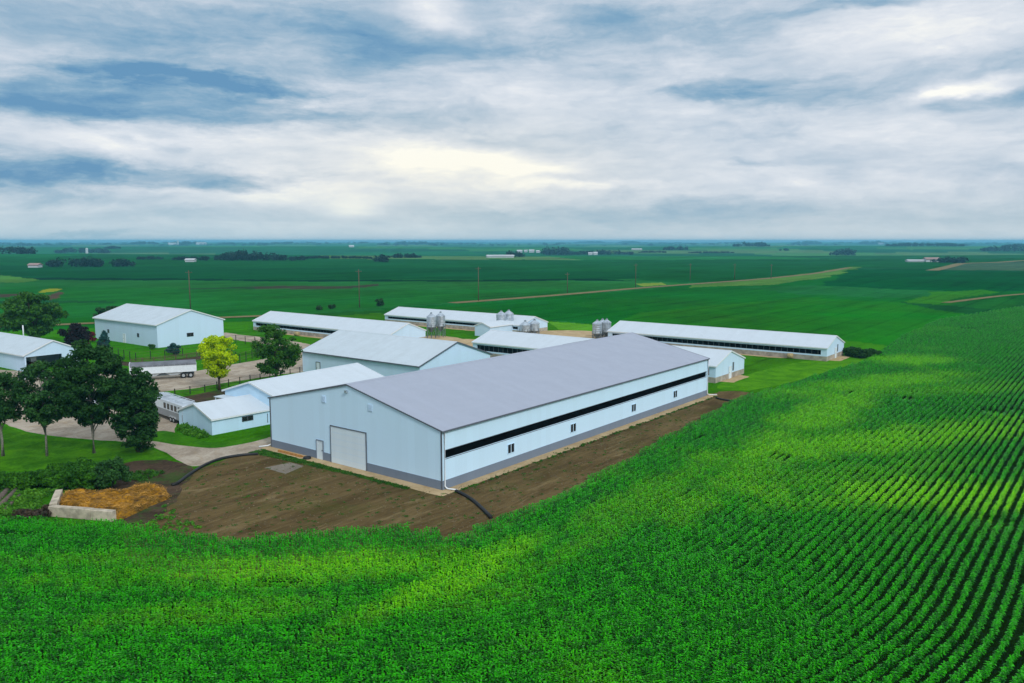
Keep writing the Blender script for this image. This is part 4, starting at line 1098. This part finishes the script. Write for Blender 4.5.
fence('yard_fence', 'black post fence on the verge by the yellow tree', [(175, 396.5), (205, 392), (240, 384), (270, 379), (300, 374)], 2.4, 1.25, .06, M['black_paint'], (.5, 1.1), M['wood_post'], .02)
fence('pasture_fence', 'dark post and wire fence in front of the white shop', [(98, 350), (113, 355), (136, 361), (165, 358), (200, 354.5), (225, 351)], 3.0, 1.7, .06, M['black_paint'], (.6, 1.1, 1.7), M['wood_post'], .02)
fence('paddock_fence', 'tall dark paddock fence right of the yellow tree', [(225, 345), (236, 343), (255, 345), (258, 357), (240, 363), (224, 356)], 2.8, 1.9, .06, M['black_paint'], (.6, 1.2, 1.9), M['wood_post'], .025)
fence('plank_fence', 'brown low board fence behind the semi trailer', [(131, 364), (165, 361), (197, 357), (224, 352)], 2.5, 1.0, .07, M['wood_post'], (.3, .6, .9), M['wood_post'], .06)

# ------------------------------------------------------------------ utility poles
def pole(px, py, ptop, label):
    b_ = T(px, py); D = b_.y * cos(TH); h = (py - ptop) * D / F
    r_ = empty('utility_pole', b_, .35, label, 'utility pole', 'utility poles')
    MB().tube([(0, 0, 0), (0, 0, h)], [.19, .13], 8).build('shaft', M['wood_post'], r_, True)
    MB().box(-1.1, 1.1, .14, .26, h - .9, h - .75).build('cross_arm', M['wood_post'], r_)
    for x in (-.95, 0, .95): MB().lathe([(.06, h - .745), (.08, h - .68), (.04, h - .58)], x, .2, 8).build('insulator', M['galv_dark'], r_)
    return r_


pole(190.5, 309, 270, 'utility pole rising behind the white shop roof')
pole(359.5, 307.5, 269, 'utility pole in the field left of the lone bush')
pole(478.5, 301, 266.5, 'utility pole beside the start of the visible gravel road')
pole(567.3, 293.2, 272.5, 'second visible pole along the right hand road')
pole(635.5, 287.4, 263.5, 'utility pole at the yellow weed patch by the road')
pole(690, 281, 263.5, 'utility pole midway up the right hand road')
pole(734.5, 279.6, 263.5, 'pole where the road starts to climb, left of the last one')
pole(771, 278.6, 264, 'last utility pole, nearest the road crest')

# ------------------------------------------------------------------ far groves and farmsteads
def grove(label, x0, x1, yb, yt, seed, dens=1.0, name='distant_grove', rag=.35):
    rnd = random.Random(seed)
    pa, pb = T(x0, yb), T(x1, yb); Lh = (pb - pa).length; D = (pa.y + pb.y) / 2
    h = (yb - yt) * D / F; n = int(max(6, Lh / (h * .26)) * dens); cl = []
    c0_ = (pa + pb) / 2
    for i in range(n):
        f_ = rnd.random(); p = pa.lerp(pb, f_); p = p + Vector((0, rnd.uniform(0, 1) * max(h * 2, 15), 0))
        e = .55 + .45 * min(1, 5 * f_, 5 * (1 - f_)); hh = h * e * rnd.uniform(1 - rag, 1.05)
        z = float(terrain(p.x, p.y)) - c0_.z
        w_ = h * rnd.uniform(.35, .7)
        cl.append(((p.x - c0_.x, p.y - c0_.y, z + hh * .5), (w_, w_, hh * .5)))
    V, Q = leafcloud(cl, n * 70, h * .13, seed)
    o = npmesh(name, V, Q, M['leaf_far']); o.location = c0_
    return tag(o, label, 'trees', kind='stuff')


GR = [(40, 130, 267, 257, 'dark shelterbelt grove on the left below the silo farm'), (133, 158, 259.8, 256, 'small tree line right of the dark left shelterbelt'), (170, 200, 260.3, 256, 'trees around the small white house left of centre'),
      (195, 300, 260.8, 252.5, 'long grove above the white shop'), (225, 262, 259.5, 249.5, 'taller trees inside the long grove above the shop'), (300, 372, 258.8, 255.6, 'thin hedgerow left of the round clump'), (371, 386, 262.2, 254.3, 'round dark tree clump in the middle distance'),
      (387, 420, 258, 253.3, 'low trees just right of the round clump'), (-30, 32, 254, 245, 'grove at the left photo edge'), (56, 108, 253.2, 247.5, 'trees around the white silo'), (104, 118, 249, 245.5, 'little trees between silo grove and elevator'),
      (505, 523, 257, 250.8, 'trees behind the right end of the long white barn'), (540, 572, 255.2, 246.7, 'dark grove right of the white farmstead'), (572, 634, 254.8, 250, 'low hedge of trees right of the dark grove'),
      (664, 692, 250.2, 245.8, 'small wood near the middle right'), (735, 770, 246.6, 241.3, 'wood on the far crest right of centre'), (837, 858, 255.6, 248.2, 'isolated tree clump below the right horizon'),
      (940, 950, 263, 256.8, 'left tree clump by the crest road'), (950, 971, 263.2, 256, 'right tree clump by the crest road'), (988, 1060, 251.5, 244.8, 'dark wood at the right photo edge'),
      (795, 823, 244.6, 240.6, 'trees on the far right crest'), (860, 888, 244.6, 240.8, 'bumpy grove on the right skyline'), (888, 965, 246.4, 242.6, 'long thin wood on the right skyline'), (618, 640, 243.6, 241.0, 'grove on the skyline at centre right'),
      (575, 606, 243.4, 241.0, 'low grove on the skyline above the white farmstead'), (395, 432, 244.5, 241, 'low grove on the skyline right of the radio mast'), (130, 156, 244.4, 241.1, 'grove on the left skyline beside the elevator'), (168, 206, 244.6, 241, 'trees at the grain elevator on the skyline'),
      (1005, 1060, 247, 243.6, 'grove behind the dark right edge wood'), (640, 668, 252.8, 250.6, 'small bushes beyond the hedge at centre'), (690, 735, 253.2, 251.2, 'thin hedge line far right of centre'), (780, 790, 250.8, 248.2, 'single far tree left of the isolated clump')]
for i, (x0, x1, yb, yt, lb) in enumerate(GR): grove(lb, x0, x1, yb, yt, 300 + i)
# broken tree line along the skyline
rnd = random.Random(77); cl = []
for i in range(360):
    px = rnd.uniform(-120, 1150); py = rnd.choice([242.9, 243.3, 243.8, 244.6, 245.6]) + rnd.uniform(-.2, .3)
    if mn.noise(Vector((px * .03, py, 0))) < -.12: continue
    p = T(px, py); h = rnd.uniform(7, 15); L_ = rnd.uniform(20, 120)
    for k in range(4):
        cl.append(((p.x + rnd.uniform(-L_, L_), p.y + rnd.uniform(-20, 60), p.z + h * .45), (h * rnd.uniform(.8, 2), h, h * .55)))
V, Q = leafcloud(cl, len(cl) * 26, 3.2, 9)
tag(npmesh('skyline_trees', V, Q, M['leaf_far']), 'broken line of tiny trees along the hazy horizon', 'trees', kind='stuff')


def farbarn(label, x0, x1, yb, hpx, cat='farm building', roof='far_roof', name='distant_barn', deep=.6):
    a, b_ = T(x0, yb), T(x1, yb); d = b_ - a; L_ = d.length; D = a.y; h = hpx * D / F
    r_ = empty(name, a, atan2(d.y, d.x), label, cat); W_ = max(8, min(30, L_ * deep)); e = h * .62
    MB().prism([(0, -3), (W_, -3), (W_, e), (W_ / 2, h), (0, e)], 'x', 0, L_).build('wall', M['far_wall'], r_)
    MB().prism([(-.5, e - .1), (W_ / 2, h + .05), (W_ + .5, e - .1), (W_ + .5, e + .5), (W_ / 2, h + .7), (-.5, e + .5)], 'x', -.5, L_ + .5).build('roof', M[roof], r_)
    return r_


def silo(label, px, yb, hpx, wpx):
    a = T(px, yb); h = hpx * a.y / F; r0 = wpx * a.y / F / 2
    r_ = empty('silo', a, 0, label, 'silo')
    MB().lathe([(r0, -2), (r0, h * .85)], seg=14).build('body', M['far_wall'], r_)
    MB().lathe([(r0, h * .85), (r0 * .85, h * .93), (r0 * .4, h), (.1, h * 1.01)], seg=14).build('dome', M['far_roof'], r_)


farbarn('pinkish roofed farm building left of the dark shelterbelt', 28, 38, 267.6, 3.6, roof='far_red')
silo('white silo among trees on the left', 87, 253.5, 5.5, 2.4)
farbarn('small white house in trees left of centre', 185, 194, 262, 2.8, 'house')
farbarn('very long white barn in the middle distance', 487, 514, 257.6, 2.2, deep=.15)
for i, (x0, x1, yb, h, lb) in enumerate([(517, 522, 252.8, 2.6, 'leftmost white building of the far farmstead'), (524, 527, 252.3, 2.2, 'smallest white building of the far farmstead'), (529, 534, 252.6, 2.8, 'peaked white building of the far farmstead'), (536, 540, 252.8, 2.2, 'rightmost white building of the far farmstead')]): farbarn(lb, x0, x1, yb, h)
farbarn('white shed left of a pair on the far field', 588.5, 592.5, 255, 2.4); farbarn('white shed right of a pair on the far field', 593.5, 597.5, 255, 2.8)
farbarn('white roofed building left of the crest road trees', 908, 924, 262, 1.8, deep=.4); farbarn('pinkish white building next to the crest road trees', 926, 940, 262, 4, roof='far_red', deep=.5)
farbarn('pale sheds at the left skyline elevator', 196, 206, 244.8, 2.2, deep=.3); farbarn('pale building beside the elevator tower', 168, 176, 244.9, 2.0, deep=.3)
silo('grain elevator tower on the left skyline', 178, 244.8, 4.2, 1.6)
farbarn('white speck of a barn above the round tree clump', 349, 354, 247.2, 1.9, deep=.5); farbarn('white barn on the far slope left of the long grove', 10, 16, 251, 2.2, deep=.5)
farbarn('low pale barn on the far field at centre', 632, 642, 250, 1.3, deep=.3); farbarn('pale building on the right skyline', 878, 884, 244.6, 1.7, deep=.4)
a = T(432, 244.2); mst = MB().tube([(0, 0, 0), (0, 0, 27)], [1.0, .4], 6).build('radio_mast', M['galv_dark'], None, True); mst.location = a
tag(mst, 'thin radio mast standing on the skyline near the bright sky', 'mast')

# ------------------------------------------------------------------ air
hz = MB().box(-16500, 16500, -400, 16900, -42, 36).build('haze', bpy.data.materials.new('haze'))
tag(hz, 'thin blue haze lying over the far fields', 'haze', kind='stuff')
hm = hz.data.materials[0]; hm.use_nodes = True; hm.node_tree.nodes.clear()
vo = hm.node_tree.nodes.new('ShaderNodeVolumePrincipled'); vo.inputs['Color'].default_value = (.24, .74, 1.0, 1); vo.inputs['Density'].default_value = .00016
vo.inputs['Anisotropy'].default_value = .1
ou = hm.node_tree.nodes.new('ShaderNodeOutputMaterial'); hm.node_tree.links.new(vo.outputs[0], ou.inputs['Volume'])

# ------------------------------------------------------------------ sky and sun
SUN_EL, SUN_AZ = radians(38), radians(148)        # azimuth clockwise from +Y: from the right, a little behind the camera
ld = bpy.data.lights.new('sun', 'SUN'); ld.energy = 1.5; ld.angle = radians(11); ld.color = (1, .985, .97)
so = bpy.data.objects.new('sun', ld); COL.objects.link(so)
sd = Vector((sin(SUN_AZ) * cos(SUN_EL), cos(SUN_AZ) * cos(SUN_EL), sin(SUN_EL))); so.rotation_euler = (-sd).to_track_quat('-Z', 'Y').to_euler()
so.location = sd * 300
wd = bpy.data.worlds.new('World'); sc.world = wd; wd.use_nodes = True
t = NT(wd.node_tree); bg = wd.node_tree.nodes['Background']
sky = t.n('ShaderNodeTexSky', sky_type='NISHITA'); sky.sun_disc = False; sky.sun_elevation = SUN_EL; sky.sun_rotation = SUN_AZ; sky.dust_density = 2.
dirv = t.vm('NORMALIZE', t.n('ShaderNodeTexCoord').outputs['Generated'])
sp = t.n('ShaderNodeSeparateXYZ'); t.put(sp.inputs[0], dirv)
dx, dy, dz = sp.outputs
zc = t.m('MAXIMUM', dz, 0.)
inv = t.m('DIVIDE', 1., t.m('ADD', zc, .10))
cb = t.n('ShaderNodeCombineXYZ'); t.put(cb.inputs[0], t.m('MULTIPLY', dx, inv)); t.put(cb.inputs[1], t.m('MULTIPLY', dy, inv))
pl = cb.outputs[0]
az = t.m('ARCTAN2', dx, dy); el = t.m('ARCSINE', dz)
cw = t.n('ShaderNodeCombineXYZ'); t.put(cw.inputs[0], az); t.put(cw.inputs[1], t.m('MULTIPLY', el, 2.6))
sq = cw.outputs[0]                                     # cloud coordinates on the sky itself
w1 = t.n('ShaderNodeTexNoise'); t.put(w1.inputs['Vector'], sq); w1.inputs['Scale'].default_value = 5.; w1.inputs['Detail'].default_value = 6; w1.inputs['Roughness'].default_value = .6
wv = t.vm('SUBTRACT', w1.outputs['Color'], (.5, .5, .5))
nA = t.noise(pl, 1.1, 9, .58, .5)
nB = t.noise(t.vm('ADD', sq, t.vm('MULTIPLY', wv, (.12, .12, 0))), 7.5, 12, .66, .3)
nC = t.noise(t.scalevec(t.vm('ADD', sq, t.vm('MULTIPLY', wv, (.2, .1, 0))), (1, 2.2, 1)), 3.2, 8, .55, .2)
nD = t.noise(t.scalevec(t.vm('ADD', sq, t.vm('MULTIPLY', wv, (.1, .06, 0))), (1, 1.7, 1)), 22., 6, .62, .2)
val = t.m('ADD', t.m('MULTIPLY', t.m('SUBTRACT', nA, .5), .30), t.m('MULTIPLY', t.m('SUBTRACT', nB, .5), .64))
val = t.m('ADD', val, t.m('MULTIPLY', t.m('SUBTRACT', nC, .5), .42))
val = t.m('ADD', val, t.m('MULTIPLY', t.m('SUBTRACT', nD, .5), .34))
val = t.m('ADD', val, .63)
wx = t.m('ADD', az, t.m('MULTIPLY', t.vm('DOT_PRODUCT', wv, (1, 0, 0), out=1), .16))
wy = t.m('ADD', el, t.m('MULTIPLY', t.vm('DOT_PRODUCT', wv, (0, 1, 0), out=1), .06))


def dirang(px, py):
    d = ray(px, py); d = d / np.linalg.norm(d); return math.atan2(d[0], d[1]), math.asin(d[2])


warm = None
BL = [  # where (px,py), half sizes in px, strength (dark < 0 < bright), edge hardness
    (115, 65, 56, 8, -.42, 1), (190, 76, 70, 8, -.20, 1), (250, 84, 80, 9, -.40, 1), (110, 104, 200, 24, -.36, 1), (10, 104, 90, 9, -.20, 1), (140, 118, 90, 8, -.16, 1), (120, 85, 90, 30, -.16, 0),
    (0, 168, 85, 20, -.30, 1), (60, 172, 70, 10, -.16, 1), (160, 177, 130, 9, -.34, 1), (230, 185, 70, 5, -.15, 1), (137, 146, 14, 5, -.22, 1), (173, 152, 14, 6, -.20, 1), (95, 233, 38, 3, -.36, 1), (45, 195, 90, 7, -.16, 0),
    (40, 20, 240, 40, -.28, 0), (60, 100, 220, 50, -.05, 0), (330, 45, 160, 40, -.20, 0), (370, 20, 50, 34, -.18, 0), (560, 30, 220, 40, -.10, 0), (450, 47, 100, 18, -.20, 0), (610, 20, 50, 13, -.26, 0), (400, 118, 110, 11, -.18, 0), (520, 140, 150, 12, -.08, 0),
    (760, 25, 70, 14, -.22, 0), (850, 5, 44, 6, -.34, 1), (715, 89, 60, 7, -.32, 1), (760, 76, 60, 6, -.18, 1), (800, 96, 80, 9, -.16, 1), (920, 78, 120, 11, -.20, 0), (1015, 102, 50, 7, -.28, 1), (745, 166, 36, 4, -.20, 1), (660, 95, 60, 10, -.12, 0),
    (620, 212, 140, 14, -.24, 0), (820, 214, 260, 12, -.20, 0), (250, 214, 240, 9, -.12, 0),
    (455, 163, 95, 17, .26, 0), (445, 168, 220, 42, .22, 0), (455, 160, 60, 7, .16, 1), (530, 172, 60, 6, .18, 1), (600, 186, 110, 4, .16, 1), (365, 208, 36, 10, .26, 1), (300, 194, 110, 8, .18, 0), (110, 150, 62, 12, .28, 1), (200, 138, 170, 12, .14, 0), (420, 8, 50, 22, .34, 1),
    (965, 90, 36, 8, .40, 1), (940, 97, 20, 8, .22, 1), (560, 95, 130, 14, .14, 0), (500, 60, 60, 10, .10, 0), (800, 182, 110, 20, .14, 0), (900, 30, 110, 22, .14, 0), (700, 62, 50, 10, .12, 0), (260, 45, 80, 14, .12, 0), (60, 50, 60, 14, .10, 0), (960, 130, 90, 16, .08, 0)]
for px, py, rx, ry, amt, hard in BL:
    if not amt: continue
    a_, e_ = dirang(px, py)
    qx = t.m('DIVIDE', t.m('SUBTRACT', wx, a_), rx / F); qy = t.m('DIVIDE', t.m('SUBTRACT', wy, e_), ry / F)
    q_ = t.m('SQRT', t.m('ADD', t.m('MULTIPLY', qx, qx), t.m('MULTIPLY', qy, qy)))
    q_ = t.m('ADD', q_, t.m('MULTIPLY', t.m('SUBTRACT', t.m('ADD', t.m('MULTIPLY', nD, .5), t.m('MULTIPLY', nB, .5)), .5), 1.5 if hard else .5))
    mk = t.rng(q_, .05, 1.45, amt, 0) if hard else t.rng(q_, 0., 1.6, amt, 0)
    val = t.m('ADD', val, mk)
def s2l(*c): return tuple(((q / 255 + .055) / 1.055) ** 2.4 if q > 10 else q / 3294 for q in c)
crm = t.ramp(val, [(0, s2l(98, 146, 184)), (.22, s2l(128, 166, 194)), (.42, s2l(164, 187, 206)), (.60, s2l(196, 208, 221)), (.80, s2l(224, 229, 236)), (1, s2l(254, 253, 246))])
a_, e_ = dirang(450, 175)
qx = t.m('DIVIDE', t.m('SUBTRACT', az, a_), .30); qy = t.m('DIVIDE', t.m('SUBTRACT', el, e_), .085)
wm = t.rng(t.m('SQRT', t.m('ADD', t.m('MULTIPLY', qx, qx), t.m('MULTIPLY', qy, qy))), 0, 1.3, .55, 0)
crm = t.mix(wm, crm, (1.0, .965, .86), 'MULTIPLY')
low = t.rng(el, .0, .075, 1, 0)
hcol = t.mix(t.rng(az, -.45, .45), s2l(186, 210, 219), s2l(206, 218, 222))
crm = t.mix(t.m('MULTIPLY', low, .58), crm, hcol)
up = t.m('ADD', .96, t.m('MULTIPLY', t.rng(dz, .30, 1.), .42))
crm = t.vm('SCALE', crm, None) if False else t.mix(1., crm, crm, 'MIX')
scn = t.n('ShaderNodeVectorMath', operation='SCALE'); t.put(scn.inputs[0], crm); t.put(scn.inputs['Scale'], t.m('MULTIPLY', up, 9.))
t.put(bg.inputs['Color'], t.mix(.95, sky.outputs[0], scn.outputs[0])); bg.inputs['Strength'].default_value = .1
wd.cycles.sampling_method = 'MANUAL'; wd.cycles.sample_map_resolution = 512

# ------------------------------------------------------------------ render settings
vs = sc.view_settings; vs.view_transform = 'Standard'; vs.look = 'None'; vs.exposure = 0.27; vs.gamma = 1.0; vs.use_curve_mapping = False
sc.render.engine = 'CYCLES'
cy = sc.cycles; cy.use_denoising = True; cy.max_bounces = 6; cy.diffuse_bounces = 3; cy.glossy_bounces = 2; cy.transmission_bounces = 3; cy.transparent_max_bounces = 6; cy.volume_bounces = 0
cy.use_adaptive_sampling = True; cy.adaptive_threshold = .008
cy.sample_clamp_indirect = 4
for o in sc.objects:
    if '_d' in o: del o['_d']
